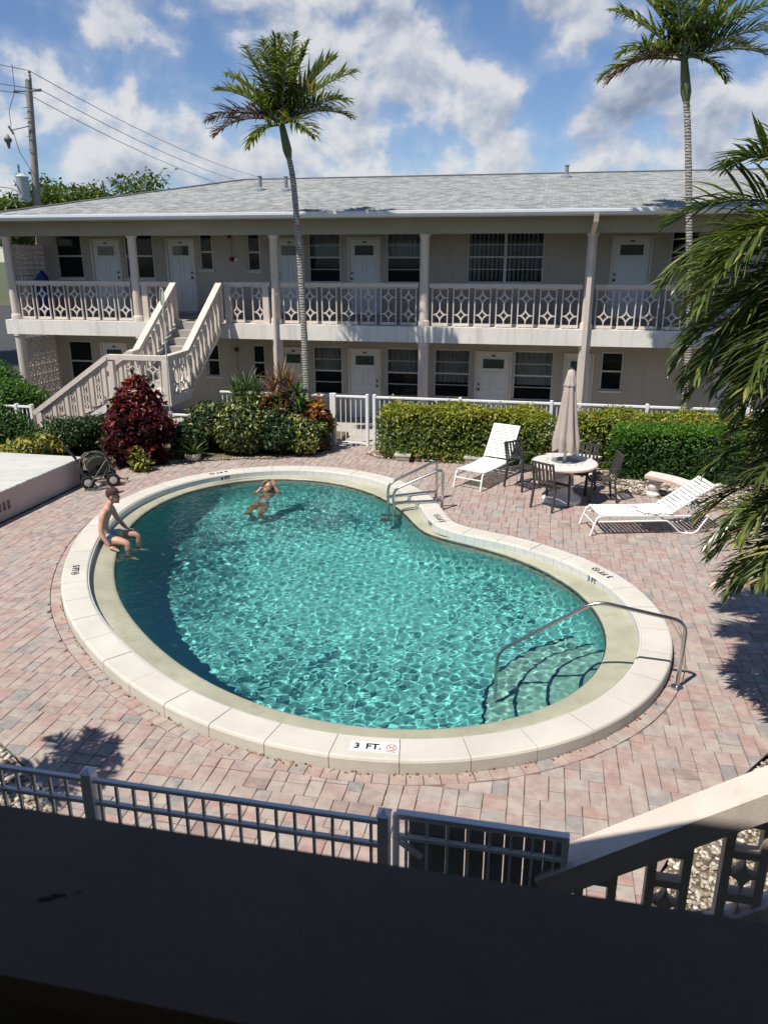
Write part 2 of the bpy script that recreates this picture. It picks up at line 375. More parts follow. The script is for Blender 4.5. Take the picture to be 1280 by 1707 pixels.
# entry steps, curved, with dark tile noses
SC_ = (1.55, 7.75)
steps_ = [(.95, -.23), (1.30, -.45), (1.65, -.66), (2.0, -.83)]
for r_, z in steps_:
    MB().lathe([(r_ - .01, -1.2), (r_, -1.2), (r_, z - .01), (r_ - .01, z), (.01, z)], 96, (SC_[0], SC_[1], 0)).build('pool_step', 'step_plaster', pool, True)
    MB().lathe([(r_ + .004, z - .03), (r_ + .006, z - .002), (r_ - .0, z + .004), (r_ - .03, z + .004), (r_ - .03, z - .002)], 96, (SC_[0], SC_[1], 0), False).build('step_nose', 'trim_tile', pool)
for o_ in pool.children:
    if o_.name.split('.')[0] in ('basin', 'basin_floor', 'pool_step', 'step_nose', 'ledge'): o_.cycles.is_caustics_receiver = True
# dark tile line round the top of the basin wall
MB().ring([tuple(p) for p in offset(IW, -.008)], [tuple(p) for p in offset(IW, .01)], -.14, -.06).build('tile_line', 'trim_tile', pool)

# water: rippled sheet with real waves
m_, t_, b_, o_ = newmat('water')
t_.nodes.remove(b_)
rf = tn(t_, 'ShaderNodeBsdfRefraction'); rf.inputs['IOR'].default_value = 1.333; rf.inputs['Roughness'].default_value = 0.0; rf.inputs['Color'].default_value = (.84, .98, .94, 1)
gl = tn(t_, 'ShaderNodeBsdfGlossy'); gl.inputs['Roughness'].default_value = .03
fr = tn(t_, 'ShaderNodeFresnel'); fr.inputs['IOR'].default_value = 1.333
ms_ = tn(t_, 'ShaderNodeMixShader'); t_.links.new(fr.outputs[0], ms_.inputs[0]); t_.links.new(rf.outputs[0], ms_.inputs[1]); t_.links.new(gl.outputs[0], ms_.inputs[2])
t_.links.new(ms_.outputs[0], o_.inputs['Surface'])
step = .023
xs = np.arange(-7.6, 1.9, step); ys = np.arange(5.6, 15.8, step)
X, Y = np.meshgrid(xs, ys); 
Z = np.zeros_like(X)
rw = np.random.default_rng(5)
for lam, amp, n in ((1.1, .0011, 6), (.5, .0009, 10), (.26, .0010, 16), (.155, .0011, 26), (.10, .0006, 26)):
    for _ in range(n):
        a = rw.uniform(0, 2 * pi); l = lam * rw.uniform(.75, 1.3); k = 2 * pi / l; ph = rw.uniform(0, 2 * pi)
        wx = X + .12 * np.sin(Y * 1.7 + ph) ; wy = Y + .12 * np.sin(X * 1.9 + ph * 2)
        Z += amp / sqrt(n) * 1.5 * np.sin(k * (wx * cos(a) + wy * sin(a)) + ph)
calm = np.clip(1.15 - .075 * (Y - 6.5), .5, 1.1) * .45 + .55 * np.clip(np.sin(X * .8 + 1.0 + .5 * np.sin(Y * .6)) * np.sin(Y * .7 + .4) + .6, 0, 1)
Z = SURF + Z * calm
ins = inside_curve(CW, X, Y, .035)
idx = -np.ones(X.shape, int); keep = ins; idx[keep] = np.arange(keep.sum())
V = np.c_[X[keep], Y[keep], Z[keep]]
q = np.stack([idx[:-1, :-1], idx[:-1, 1:], idx[1:, 1:], idx[1:, :-1]], -1).reshape(-1, 4); q = q[(q >= 0).all(1)]
water = np_obj('pool_water', V, q, 'water', None, smooth=True)
tag(water, 'clear turquoise rippled water filling the kidney shaped pool', None, None, 'structure')
water.cycles.is_caustics_caster = True
# ------------------------------------------------------------------ ground, deck, beds
def pt_in(poly, x, y):
    c = False; n = len(poly)
    for i in range(n):
        x1, y1 = poly[i]; x2, y2 = poly[(i + 1) % n]
        if (y1 > y) != (y2 > y) and x < (x2 - x1) * (y - y1) / (y2 - y1) + x1: c = not c
    return c
m, t, b, o = newmat('soil')
n_ = noise(t, 3, 8, .65, 'World'); c = ramp(t, n_, [(.3, (.10, .075, .05)), (.7, (.2, .16, .11))]); t.links.new(c, b.inputs['Base Color']); b.inputs['Roughness'].default_value = .95
bump(t, b, noise(t, 40, 6, .7, 'World'), .6, .02)
m, t, b, o = newmat('ground')
n_ = noise(t, .6, 8, .65, 'World'); c = ramp(t, n_, [(.3, (.05, .07, .022)), (.7, (.10, .105, .05))]); t.links.new(c, b.inputs['Base Color']); b.inputs['Roughness'].default_value = .95
bump(t, b, noise(t, 30, 6, .7, 'World'), .6, .02)
paint('joint_sand', (.22, .175, .145), .95, .3, 6, .3, (.10, .08, .06), .5, 80)
paint('asphalt', (.055, .055, .06), .9, .2, 4, .2, (.09, .09, .09), .4, 60)
paint('concrete_walk', (.42, .40, .36), .85, .12, 1.5, .3, (.25, .23, .2), .3, 60)
# ground sheet with a hole for the pool
G = MB(); base = [tuple(p) for p in (LIr + .0)]
rings = [[tuple(p) for p in MID], [(PC[0] + (p[0] - PC[0]) * 2.0, PC[1] + (p[1] - PC[1]) * 2.0) for p in MID]]
for rr in (60, 900):
    rings.append([(PC[0] + rr * (p[0] - PC[0]) / hypot(p[0] - PC[0], p[1] - PC[1]), PC[1] + rr * (p[1] - PC[1]) / hypot(p[0] - PC[0], p[1] - PC[1])) for p in MID])
vs = [(x, y, -.16) for rg in rings for x, y in rg]; fs = []
for a in range(3):
    for i in range(NS): j = (i + 1) % NS; fs.append((a * NS + i, (a + 1) * NS + i, (a + 1) * NS + j, a * NS + j))
tag(G.add(vs, fs).build('ground', 'ground'), None, None, None, 'structure')
# street left of and behind the motel, seen past its corner
tag(MB().box(-60, -17.6, 8, 70, -.4, -.12).build('street', 'asphalt'), None, None, None, 'structure')
tag(MB().box(-17.6, -17.2, 8, 70, -.4, .0).build('kerb', 'concrete_walk'), None, None, None, 'structure')

# deck of tumbled pavers
DECK = [(-9.08, 8.5), (-9.08, 14.25), (-8.9, 14.9), (-8.2, 15.3), (-7.6, 15.75), (-6.6, 16.15), (-5.9, 16.3), (-5.25, 16.8), (-5.0, 17.3), (-4.95, 17.9), (-4.02, 17.9), (-4.0, 17.2), (-3.6, 16.85), (-2.6, 16.72),
        (-1.0, 16.85), (.6, 16.55), (1.25, 15.9), (1.55, 15.2), (2.2, 14.95), (3.0, 14.5), (4.2, 14.2), (6.5, 14.0), (6.5, 9.0), (3.2, 7.7), (2.27, 6.73), (1.83, 6.15), (1.25, 5.3), (.9, 4.6), (.8, 4.05), (-3.3, 4.05), (-3.79, 4.71), (-4.19, 4.99), (-4.55, 5.25), (-4.89, 5.44), (-5.6, 5.9), (-6.6, 6.4), (-8.0, 7.3)]
deck = MB().prism(DECK, -.15, -.022)
# the sand bed must not cover the pool: build it as strips between the pool and the deck outline
dk = MB(); n_d = 720; thd = np.linspace(0, 2 * pi, n_d, endpoint=False)
def ray_poly(poly, th):
    best = None
    for i in range(len(poly)):
        (x1, y1), (x2, y2) = poly[i], poly[(i + 1) % len(poly)]
        dx, dy = cos(th), sin(th); ex, ey = x2 - x1, y2 - y1; det = dx * (-ey) + ex * dy
        if abs(det) < 1e-12: continue
        rx, ry = x1 - PC[0], y1 - PC[1]; tt_ = (rx * (-ey) + ex * ry) / det; u = (dx * ry - dy * rx) / det
        if tt_ > 0 and 0 <= u <= 1: best = tt_ if best is None else max(best, tt_)
    return best
inn = at_ang(CO, thd, -.15); vs = []
for k in range(n_d):
    r_ = ray_poly(DECK, thd[k]); vs += [(inn[k][0], inn[k][1], -.02), (PC[0] + r_ * cos(thd[k]), PC[1] + r_ * sin(thd[k]), -.02)]
fs = [(2 * k, 2 * k + 1, 2 * ((k + 1) % n_d) + 1, 2 * ((k + 1) % n_d)) for k in range(n_d)]
pave = dk.add(vs, fs).build('pavement', 'joint_sand'); tag(pave, None, None, None, 'structure')

m, t, b, o = newmat('paver')
a = tn(t, 'ShaderNodeAttribute', attribute_name='tone')
c = ramp(t, a.outputs['Fac'], [(0, (.25, .238, .235)), (.16, (.31, .28, .262)), (.3, (.375, .318, .282)), (.45, (.342, .268, .245)), (.62, (.362, .274, .248)), (.8, (.352, .234, .208)), (.92, (.40, .342, .305)), (1, (.27, .208, .186))])
n1 = noise(t, 9, 6, .65, 'World'); c = mixc(t, .75, c, ramp(t, n1, [(.25, (.72, .70, .70)), (.5, (1, 1, 1)), (.75, (1.22, 1.2, 1.16))]), 'MULTIPLY')
n2 = noise(t, 4.5, 5, .6, 'World'); c = mixc(t, ramp(t, n2, [(.48, (0, 0, 0)), (.66, (.6, .6, .6))]), c, (.42, .375, .325))
n3 = noise(t, 1.1, 8, .7, 'World'); c = mixc(t, ramp(t, n3, [(.56, (0, 0, 0)), (.74, (.55, .55, .55))]), c, (.2, .165, .14))
nf = noise(t, 160, 3, .7, 'World'); c = mixc(t, .5, c, ramp(t, nf, [(.3, (.78, .78, .78)), (.7, (1.2, 1.2, 1.2))]), 'MULTIPLY')
t.links.new(c, b.inputs['Base Color']); b.inputs['Roughness'].default_value = .85; b.inputs['Specular IOR Level'].default_value = .25
bump(t, b, noise(t, 120, 6, .7, 'World'), .35, .006)

def clip_half(poly, p, n):
    """keep the side where (q-p).n >= 0"""
    out = []
    for i in range(len(poly)):
        A, B = poly[i], poly[(i + 1) % len(poly)]
        da = (A[0] - p[0]) * n[0] + (A[1] - p[1]) * n[1]; db = (B[0] - p[0]) * n[0] + (B[1] - p[1]) * n[1]
        if da >= 0: out.append(A)
        if (da >= 0) != (db >= 0):
            s_ = da / (da - db); out.append((A[0] + (B[0] - A[0]) * s_, A[1] + (B[1] - A[1]) * s_))
    return out
def area(p): return .5 * abs(sum(p[i][0] * p[(i + 1) % len(p)][1] - p[(i + 1) % len(p)][0] * p[i][1] for i in range(len(p))))
BORD, _ = resample(offset(MID, HALF + .15), 600)             # outer edge of the soldier course round the coping
bt = np.roll(BORD, -1, 0) - np.roll(BORD, 1, 0); bt /= np.linalg.norm(bt, axis=1)[:, None]; BN = np.stack([bt[:, 1], -bt[:, 0]], 1)
DP = np.array(DECK)
# mixed squares and oblongs laid in five-unit modules, each module row shifted
U = .069
x0, y0 = -9.6, 3.9; rp = random.Random(3); cells = []
MODS = [[(0, 0, 3, 3), (3, 0, 2, 3), (0, 3, 3, 2), (3, 3, 2, 2)], [(0, 0, 2, 2), (2, 0, 3, 2), (0, 2, 2, 3), (2, 2, 3, 3)], [(0, 0, 2, 3), (2, 0, 3, 2), (0, 3, 2, 2), (2, 2, 3, 3)], [(0, 0, 3, 2), (3, 0, 2, 2), (0, 2, 3, 3), (3, 2, 2, 3)],
        [(0, 0, 2, 2), (0, 2, 2, 3), (2, 0, 3, 2), (2, 2, 3, 1.5), (2, 3.5, 3, 1.5)], [(0, 0, 3, 2), (0, 2, 3, 3), (3, 0, 2, 3), (3, 3, 2, 2)], [(0, 0, 3, 3), (0, 3, 3, 2), (3, 0, 2, 2), (3, 2, 2, 3)]]
mod_rows = []
for j in range(int(14.4 / (5 * U)) + 1):
    i = -rp.choice([0, 1, 2, 3, 4])
    while i * U < 16.4:
        md = rp.choice(MODS); fx, fy = rp.random() < .5, rp.random() < .5
        for (mx_, my_, w, h) in md: cells.append((i + (5 - mx_ - w if fx else mx_), j * 5 + (5 - my_ - h if fy else my_), w, h))
        i += 5
pavers = []
for (i, j, w, h) in cells:
    gx = .0025; X0, Y0, X1, Y1 = x0 + i * U + gx, y0 + j * U + gx, x0 + (i + w) * U - gx, y0 + (j + h) * U - gx
    poly = [(X0, Y0), (X1, Y0), (X1, Y1), (X0, Y1)]
    poly = [(px + rp.uniform(-.0025, .0025), py + rp.uniform(-.0025, .0025)) for px, py in poly]
    cx, cy_ = (X0 + X1) / 2, (Y0 + Y1) / 2
    ins_all = [pt_in(DECK, *q) for q in poly]
    if not any(ins_all): continue
    if not all(ins_all):
        best = None
        for k in range(len(DECK)):
            A = DP[k]; B = DP[(k + 1) % len(DP)]; e_ = B - A; L_ = np.dot(e_, e_); u = min(1, max(0, np.dot(np.array([cx, cy_]) - A, e_) / L_)); d_ = np.hypot(*(A + u * e_ - [cx, cy_]))
            if best is None or d_ < best[0]: best = (d_, A, e_)
        e_ = best[2] / np.hypot(*best[2]); poly = clip_half(poly, best[1], (e_[1], -e_[0]))      # deck outline runs clockwise: inside is on the right
    d2 = (BORD[:, 0] - cx) ** 2 + (BORD[:, 1] - cy_) ** 2; kk = int(d2.argmin())
    sd = (cx - BORD[kk][0]) * BN[kk][0] + (cy_ - BORD[kk][1]) * BN[kk][1]
    if sd < -.2: continue
    if sd < .25: poly = clip_half(poly, BORD[kk] + BN[kk] * .003, BN[kk])
    if len(poly) < 3 or area(poly) < .0035: continue
    pavers.append((cx, cy_, poly))
# soldier course
nb = 196; Bi, _ = resample(offset(MID, HALF + .006), nb * 3); Bo = Bi * 0
ti = np.roll(Bi, -1, 0) - np.roll(Bi, 1, 0); ti /= np.linalg.norm(ti, axis=1)[:, None]; ni = np.stack([ti[:, 1], -ti[:, 0]], 1)
for k in range(nb):
    a, b2 = (k * 3) % (nb * 3), (k * 3 + 3) % (nb * 3); g = .003
    pa, pb = Bi[a] + ti[a] * g, Bi[b2] - ti[b2] * g
    poly = [tuple(pa), tuple(pb), tuple(pb + ni[b2] * .138), tuple(pa + ni[a] * .138)]
    poly = poly if (poly[1][0] - poly[0][0]) * (poly[2][1] - poly[0][1]) - (poly[1][1] - poly[0][1]) * (poly[2][0] - poly[0][0]) > 0 else poly[::-1]
    c_ = np.mean(poly, 0); pavers.append((c_[0], c_[1], poly))
# border courses along the planting beds at the near corners
def course(pts, w=.15, l=.22):
    P = np.array(pts); s_ = np.r_[0, np.cumsum(np.hypot(*np.diff(P, axis=0).T))]; n = int(s_[-1] / l)
    for k in range(n):
        u0, u1 = s_[-1] * k / n + .003, s_[-1] * (k + 1) / n - .003
        A = np.array([np.interp(u0, s_, P[:, 0]), np.interp(u0, s_, P[:, 1])]); B = np.array([np.interp(u1, s_, P[:, 0]), np.interp(u1, s_, P[:, 1])])
        t_ = (B - A) / np.hypot(*(B - A)); n_ = np.array([-t_[1], t_[0]]); poly = [tuple(A), tuple(B), tuple(B + n_ * w), tuple(A + n_ * w)]
        c_ = np.mean(poly, 0); pavers.append((c_[0], c_[1], poly))
course([(-3.25, 4.05), (-3.74, 4.66), (-4.15, 4.95), (-4.52, 5.21), (-4.87, 5.41), (-5.6, 5.87), (-6.6, 6.38)])
course([(2.9, 7.2), (2.29, 6.70), (1.86, 6.13), (1.28, 5.3)])
def paver_mesh(mb, poly, tone, dz, tilt):
    n = len(poly); cx = sum(p[0] for p in poly) / n; cy_ = sum(p[1] for p in poly) / n; mb.tone = tone
    lo = [(x, y, -.03) for x, y in poly]; mid = [(x, y, -.005 + dz + (x - cx) * tilt[0] + (y - cy_) * tilt[1]) for x, y in poly]
    def shr(x, y):
        d = max(1e-4, hypot(x - cx, y - cy_)); f = max(0, (d - .0065) / d); return cx + (x - cx) * f, cy_ + (y - cy_) * f
    top = [(*shr(x, y), dz + (x - cx) * tilt[0] + (y - cy_) * tilt[1]) for x, y in poly]
    fs = [tuple(range(2 * n, 3 * n))]
    for i in range(n):
        j = (i + 1) % n; fs += [(i, j, n + j, n + i), (n + i, n + j, 2 * n + j, 2 * n + i)]
    mb.add(lo + mid + top, fs)
CAMP = np.array([0, 0, 4.4])
def seen_size(p): return area(p[2]) / ((p[0] ** 2 + p[1] ** 2 + 19.4) ** 1.5)
def px_of(x, y, z=0.0):                                       # where a point falls in the frame, to choose the pavers that show
    a = radians(11.7); p = radians(18.3); fw = (-sin(a) * cos(p), cos(a) * cos(p), -sin(p)); rt = (cos(a), sin(a), 0); up = (-sin(a) * sin(p), cos(a) * sin(p), cos(p))
    v = (x, y, z - 4.4); d = sum(i * j for i, j in zip(v, fw)); return 640 + 1283 * sum(i * j for i, j in zip(v, rt)) / d, 853 - 1283 * sum(i * j for i, j in zip(v, up)) / d
def vis(p):
    u, v = px_of(p[0], p[1]); return 5 < u < 1275 and v < (1345 + u * .03 if u < 640 else 1390) and v < 1400 - max(0, u - 900) * .28
pavers.sort(key=lambda p: -(seen_size(p) * (1 if vis(p) else 1e-6)))
rest = MB()
for k, (cx, cy_, poly) in enumerate(pavers):
    if sum(poly[i][0] * poly[(i + 1) % len(poly)][1] - poly[(i + 1) % len(poly)][0] * poly[i][1] for i in range(len(poly))) < 0: poly = poly[::-1]
    tone = min(.999, max(0.001, rp.gauss(.52, .24))) if rp.random() < .8 else rp.random()
    dz = rp.uniform(-.003, .003); tl = (rp.uniform(-.012, .012), rp.uniform(-.012, .012))
    if k < 300:
        mb = MB(); paver_mesh(mb, poly, tone, dz, tl); mb.build('paver', 'paver', pave)
    else: paver_mesh(rest, poly, tone, dz, tl)
tag(rest.build('paver_field', 'paver', pave), None, None, None, 'stuff')

# planting beds: soil sheets a little above the ground
def bed(poly, name='planting_bed', mat='soil', z=.0):
    return tag(MB().prism(poly, -.15, z).build(name, mat), None, None, None, 'structure')
bed([(-9.1, 14.3), (-8.9, 14.95), (-8.2, 15.35), (-7.6, 15.8), (-6.6, 16.2), (-5.9, 16.35), (-5.3, 16.85), (-5.05, 17.35), (-5.0, 19.5), (-17, 19.5), (-17, 13.9), (-9.2, 13.95)][::-1])
bed([(-3.98, 19.4), (-3.98, 17.2), (-3.58, 16.87), (-2.6, 16.74), (-1.0, 16.87), (.62, 16.57), (1.28, 15.92), (1.58, 15.22), (2.2, 14.97), (3.0, 14.52), (4.2, 14.22), (6.5, 14.02), (9, 14), (9, 19.4)])
bed([(3.2, 7.65), (2.29, 6.69), (1.85, 6.12), (1.27, 5.28), (.92, 4.6), (.82, 3.6), (9, 3.6), (9, 9.6)][::-1])
bed([(-9.1, 8.4), (-8.02, 7.27), (-6.62, 6.37), (-5.62, 5.87), (-4.9, 5.4), (-4.2, 4.95), (-3.8, 4.68), (-3.32, 4.02), (-3.3, 3.0), (-12, 3.0), (-12, 8.4)])
# white and tan pebbles on the beds
m, t, b, o = newmat('pebble')
a = tn(t, 'ShaderNodeAttribute', attribute_name='tone')
c = ramp(t, a.outputs['Fac'], [(0, (.06, .04, .028)), (.2, (.2, .15, .10)), (.5, (.36, .31, .245)), (.8, (.5, .46, .4)), (1, (.64, .62, .58))]); t.links.new(c, b.inputs['Base Color']); b.inputs['Roughness'].default_value = .8
ICO = None
def pebbles(poly, n, smin, smax, z=.005, lab='pale pebbles', avoid=None):
    global ICO
    if ICO is None:
        bm = bmesh.new(); bmesh.ops.create_icosphere(bm, subdivisions=1, radius=1); bm.verts.index_update()
        ICO = (np.array([v.co[:] for v in bm.verts]), np.array([[v.index for v in f.verts] for f in bm.faces])); bm.free()
    P = np.array(poly); lo, hi = P.min(0), P.max(0); pts = []
    while len(pts) < n:
        x, y = RN.uniform(lo[0], hi[0]), RN.uniform(lo[1], hi[1])
        if pt_in(poly, x, y): pts.append((x, y))
    pts = np.array(pts); nv = len(ICO[0]); s_ = RN.uniform(smin, smax, n)
    sc3 = s_[:, None] * np.c_[RN.uniform(.8, 1.3, n), RN.uniform(.7, 1.1, n), RN.uniform(.45, .75, n)]
    an = RN.uniform(0, 2 * pi, n); base = ICO[0][None] * (1 + RN.uniform(-.14, .14, (n, nv, 1))) * sc3[:, None, :]
    x = base[..., 0] * np.cos(an)[:, None] - base[..., 1] * np.sin(an)[:, None]; y = base[..., 0] * np.sin(an)[:, None] + base[..., 1] * np.cos(an)[:, None]
    V = np.stack([x + pts[:, :1], y + pts[:, 1:], base[..., 2] + z + (s_ * RN.uniform(.1, .6, n))[:, None]], -1).reshape(-1, 3)
    F = (ICO[1][None] + (np.arange(n) * nv)[:, None, None]).reshape(-1, 3)
    o_ = np_obj('pebbles', V, F, 'pebble', None, np.repeat(RN.uniform(0, 1, n), nv)); tag(o_, lab, 'pebbles', None, 'stuff'); return o_
pebbles([(1.3, 15.95), (1.6, 15.25), (2.2, 15.0), (3.0, 14.55), (4.2, 14.25), (4.2, 16.2), (1.6, 16.9), (.7, 16.9), (.7, 16.6)], 2600, .018, .045, lab='tan and white pebbles in the bed by the stone benches')
pebbles([(-3.96, 17.9), (-3.96, 17.22), (-3.56, 16.89), (-2.6, 16.76), (-1.0, 16.89), (.6, 16.6), (.6, 16.95), (-3.4, 17.15)], 1200, .015, .035, lab='small pebbles along the foot of the long clipped hedge')
pebbles([(2.29, 6.69), (1.85, 6.12), (1.27, 5.28), (.92, 4.6), (.82, 3.6), (3.4, 3.6), (3.4, 7.6)], 9500, .012, .029, lab='white and brown pebbles below the near stair railing')
pebbles([(-5.62, 5.87), (-4.9, 5.4), (-4.2, 4.95), (-3.8, 4.68), (-3.32, 4.02), (-3.3, 3.4), (-5.2, 3.4), (-6.2, 5.6)], 5200, .014, .036, lab='white pebbles behind the near fence at the lower left')
pebbles([(-8.2, 15.32), (-7.6, 15.77), (-6.6, 16.17), (-5.9, 16.32), (-6.0, 16.5), (-7.6, 16.0), (-8.3, 15.6)], 300, .012, .025, lab='few pebbles at the front of the mixed shrub bed')
tag(MB().box(-16.0, 9, 18.35, 21.88, -.3, -.13).build('walkway', 'concrete_walk'), None, None, None, 'structure')
# ------------------------------------------------------------------ motel across the pool
paint('stucco', (.375, .342, .298), .85, .06, .8, .15, (.26, .24, .21), .3, 70, streak=.3)
paint('trim_paint', (.62, .55, .49), .7, .06, 1.2, .25, (.36, .315, .265), .2, 60, streak=.35)
paint('soffit', (.33, .31, .265), .8, .06, 1, .1, (.3, .28, .24), .1, 50)
paint('slab_paint', (.72, .695, .65), .75, .05, .8, .22, (.36, .34, .30), .15, 50, streak=.45)
paint('gutter_white', (.62, .66, .72), .35, .04, 1.5, .1, (.4, .4, .4), .05, 30)
paint('door_white', (.62, .63, .62), .5, .03, 2, .06, (.4, .4, .38), .03, 40)
paint('frame_metal', (.5, .5, .49), .45, .05, 4, .1, (.3, .3, .28), .05, 40)
plain('brass_dark', (.05, .04, .035), .35, .8)
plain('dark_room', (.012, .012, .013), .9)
paint('red_alarm', (.16, .015, .015), .4, .1, 8)
paint('blind_fabric', (.6, .61, .6), .7, .1, 3)
m, t, b, o = newmat('glass')
gn = noise(t, 1.6, 3, .5, 'World'); b.inputs['Base Color'].default_value = (.02, .024, .027, 1); b.inputs['Roughness'].default_value = .06; b.inputs['Specular IOR Level'].default_value = .5
bump(t, b, gn, .12, .02)
tr = tn(t, 'ShaderNodeBsdfTransparent'); tr.inputs['Color'].default_value = (.8, .85, .85, 1); ms = tn(t, 'ShaderNodeMixShader'); ms.inputs[0].default_value = .38
t.links.new(tr.outputs[0], ms.inputs[1]); t.links.new(b.outputs[0], ms.inputs[2]); t.links.new(ms.outputs[0], o.inputs['Surface'])
m, t, b, o = newmat('lite_glass')
c = ramp(t, noise(t, 5, 3, .5, 'World'), [(.3, (.035, .05, .048)), (.7, (.06, .078, .074))]); t.links.new(c, b.inputs['Base Color']); b.inputs['Roughness'].default_value = .12
# shingles: short courses with mottled tabs
m, t, b, o = newmat('shingle')
g = tn(t, 'ShaderNodeNewGeometry'); br = tn(t, 'ShaderNodeTexBrick'); mp = tn(t, 'ShaderNodeMapping')
mp.inputs['Scale'].default_value = (1, 1, 1); t.links.new(tn(t, 'ShaderNodeTexCoord').outputs['UV'], mp.inputs['Vector']); t.links.new(mp.outputs[0], br.inputs['Vector'])
br.inputs['Scale'].default_value = 1; br.inputs['Brick Width'].default_value = .21; br.inputs['Row Height'].default_value = .10; br.inputs['Mortar Size'].default_value = .004
br.inputs['Color1'].default_value = (.155, .17, .17, 1); br.inputs['Color2'].default_value = (.34, .352, .345, 1); br.inputs['Mortar'].default_value = (.13, .135, .14, 1); br.inputs['Bias'].default_value = 0.1
ns = noise(t, 14, 6, .7, 'World'); c = mixc(t, .7, br.outputs['Color'], ramp(t, ns, [(.3, (.7, .7, .7)), (.7, (1.3, 1.3, 1.3))]), 'MULTIPLY')
ns2 = noise(t, .5, 5, .6, 'World'); c = mixc(t, .6, c, ramp(t, ns2, [(.3, (.85, .85, .85)), (.7, (1.12, 1.12, 1.12))]), 'MULTIPLY')
t.links.new(c, b.inputs['Base Color']); b.inputs['Roughness'].default_value = .9; b.inputs['Specular IOR Level'].default_value = .2; bump(t, b, br.outputs['Fac'], -.5, .02)

WY = 21.9; XL, XR = -15.2, 10.5; CY = 20.3
bld = thing('apartment_building', 'two storey beige motel building with grey shingle roof across the pool', 'building', (0, 0, 0))
# (x0, x1, z0, z1)
UPW = [(-14.6, -13.72, 3.80, 5.08), (-12.35, -11.42, 3.80, 5.08), (-9.98, -9.57, 4.05, 5.05), (-8.52, -8.13, 4.03, 5.05), (-6.71, -5.77, 3.72, 5.08), (-4.47, -3.50, 3.72, 5.08), (-2.24, -.21, 3.74, 5.08), (2.97, 3.66, 4.0, 5.05), (6.6, 7.6, 3.74, 5.08)]
UPD = [(-13.42, -12.47), (-11.02, -10.12), (-7.70, -6.82), (-5.57, -4.63), (1.50, 2.52), (4.4, 5.35)]
LOW = [(-14.6, -13.78, .70, 1.95), (-9.98, -9.57, .98, 1.94), (-8.52, -8.13, .9, 1.95), (-6.66, -5.77, .55, 1.95), (-4.47, -3.5, .55, 1.95), (-3.09, -2.06, .58, 1.95), (-.86, .23, .58, 1.95), (1.49, 2.07, .93, 1.97), (6.6, 7.6, .6, 1.95)]
LOD = [(-13.48, -12.58), (-7.66, -6.86), (-5.59, -4.62), (-1.93, -.90), (.50, 1.30), (4.4, 5.35)]
UD0, UD1, LD0, LD1 = 2.86, 4.93, -.12, 1.92
holes = UPW + LOW + [(a, c, UD0, UD1) for a, c in UPD] + [(a, c, LD0, LD1) for a, c in LOD]
w = MB()
for z0, z1 in ((-.2, 2.5), (2.5, 5.6)):
    hs = [h for h in holes if z0 <= h[2] < z1 or (z0 == -.2 and h[2] < z0)]
    xs_ = sorted({XL, XR} | {h[0] for h in hs} | {h[1] for h in hs}); zs_ = sorted({z0, z1} | {h[2] for h in hs if h[2] > z0} | {h[3] for h in hs})
    for i in range(len(xs_) - 1):
        for j in range(len(zs_) - 1):
            cx, cz = (xs_[i] + xs_[i + 1]) / 2, (zs_[j] + zs_[j + 1]) / 2
            if any(h[0] < cx < h[1] and h[2] < cz < h[3] for h in hs): continue
            w.add([(xs_[i], WY, zs_[j]), (xs_[i + 1], WY, zs_[j]), (xs_[i + 1], WY, zs_[j + 1]), (xs_[i], WY, zs_[j + 1])], [(0, 1, 2, 3)])
    for h in hs:
        a, c, d, e_ = h; w.add([(a, WY, d), (c, WY, d), (c, WY, e_), (a, WY, e_), (a, WY + .14, d), (c, WY + .14, d), (c, WY + .14, e_), (a, WY + .14, e_)], [(0, 4, 5, 1), (3, 2, 6, 7), (0, 3, 7, 4), (1, 5, 6, 2)])
w.box(XL, XL + .2, WY + .001, 29.6, -.2, 5.6).box(XR - .2, XR, WY + .001, 29.6, -.2, 5.6).box(XL + .2, XR - .2, 29.4, 29.6, -.2, 5.6)
w.build('wall', 'stucco', bld)
MB().box(XL + .25, XR - .25, WY + .55, WY + .6, -.2, 5.5).build('room_shade_sheet', 'dark_room', bld)  # near-black sheet behind the windows, stands in for the shade of the rooms
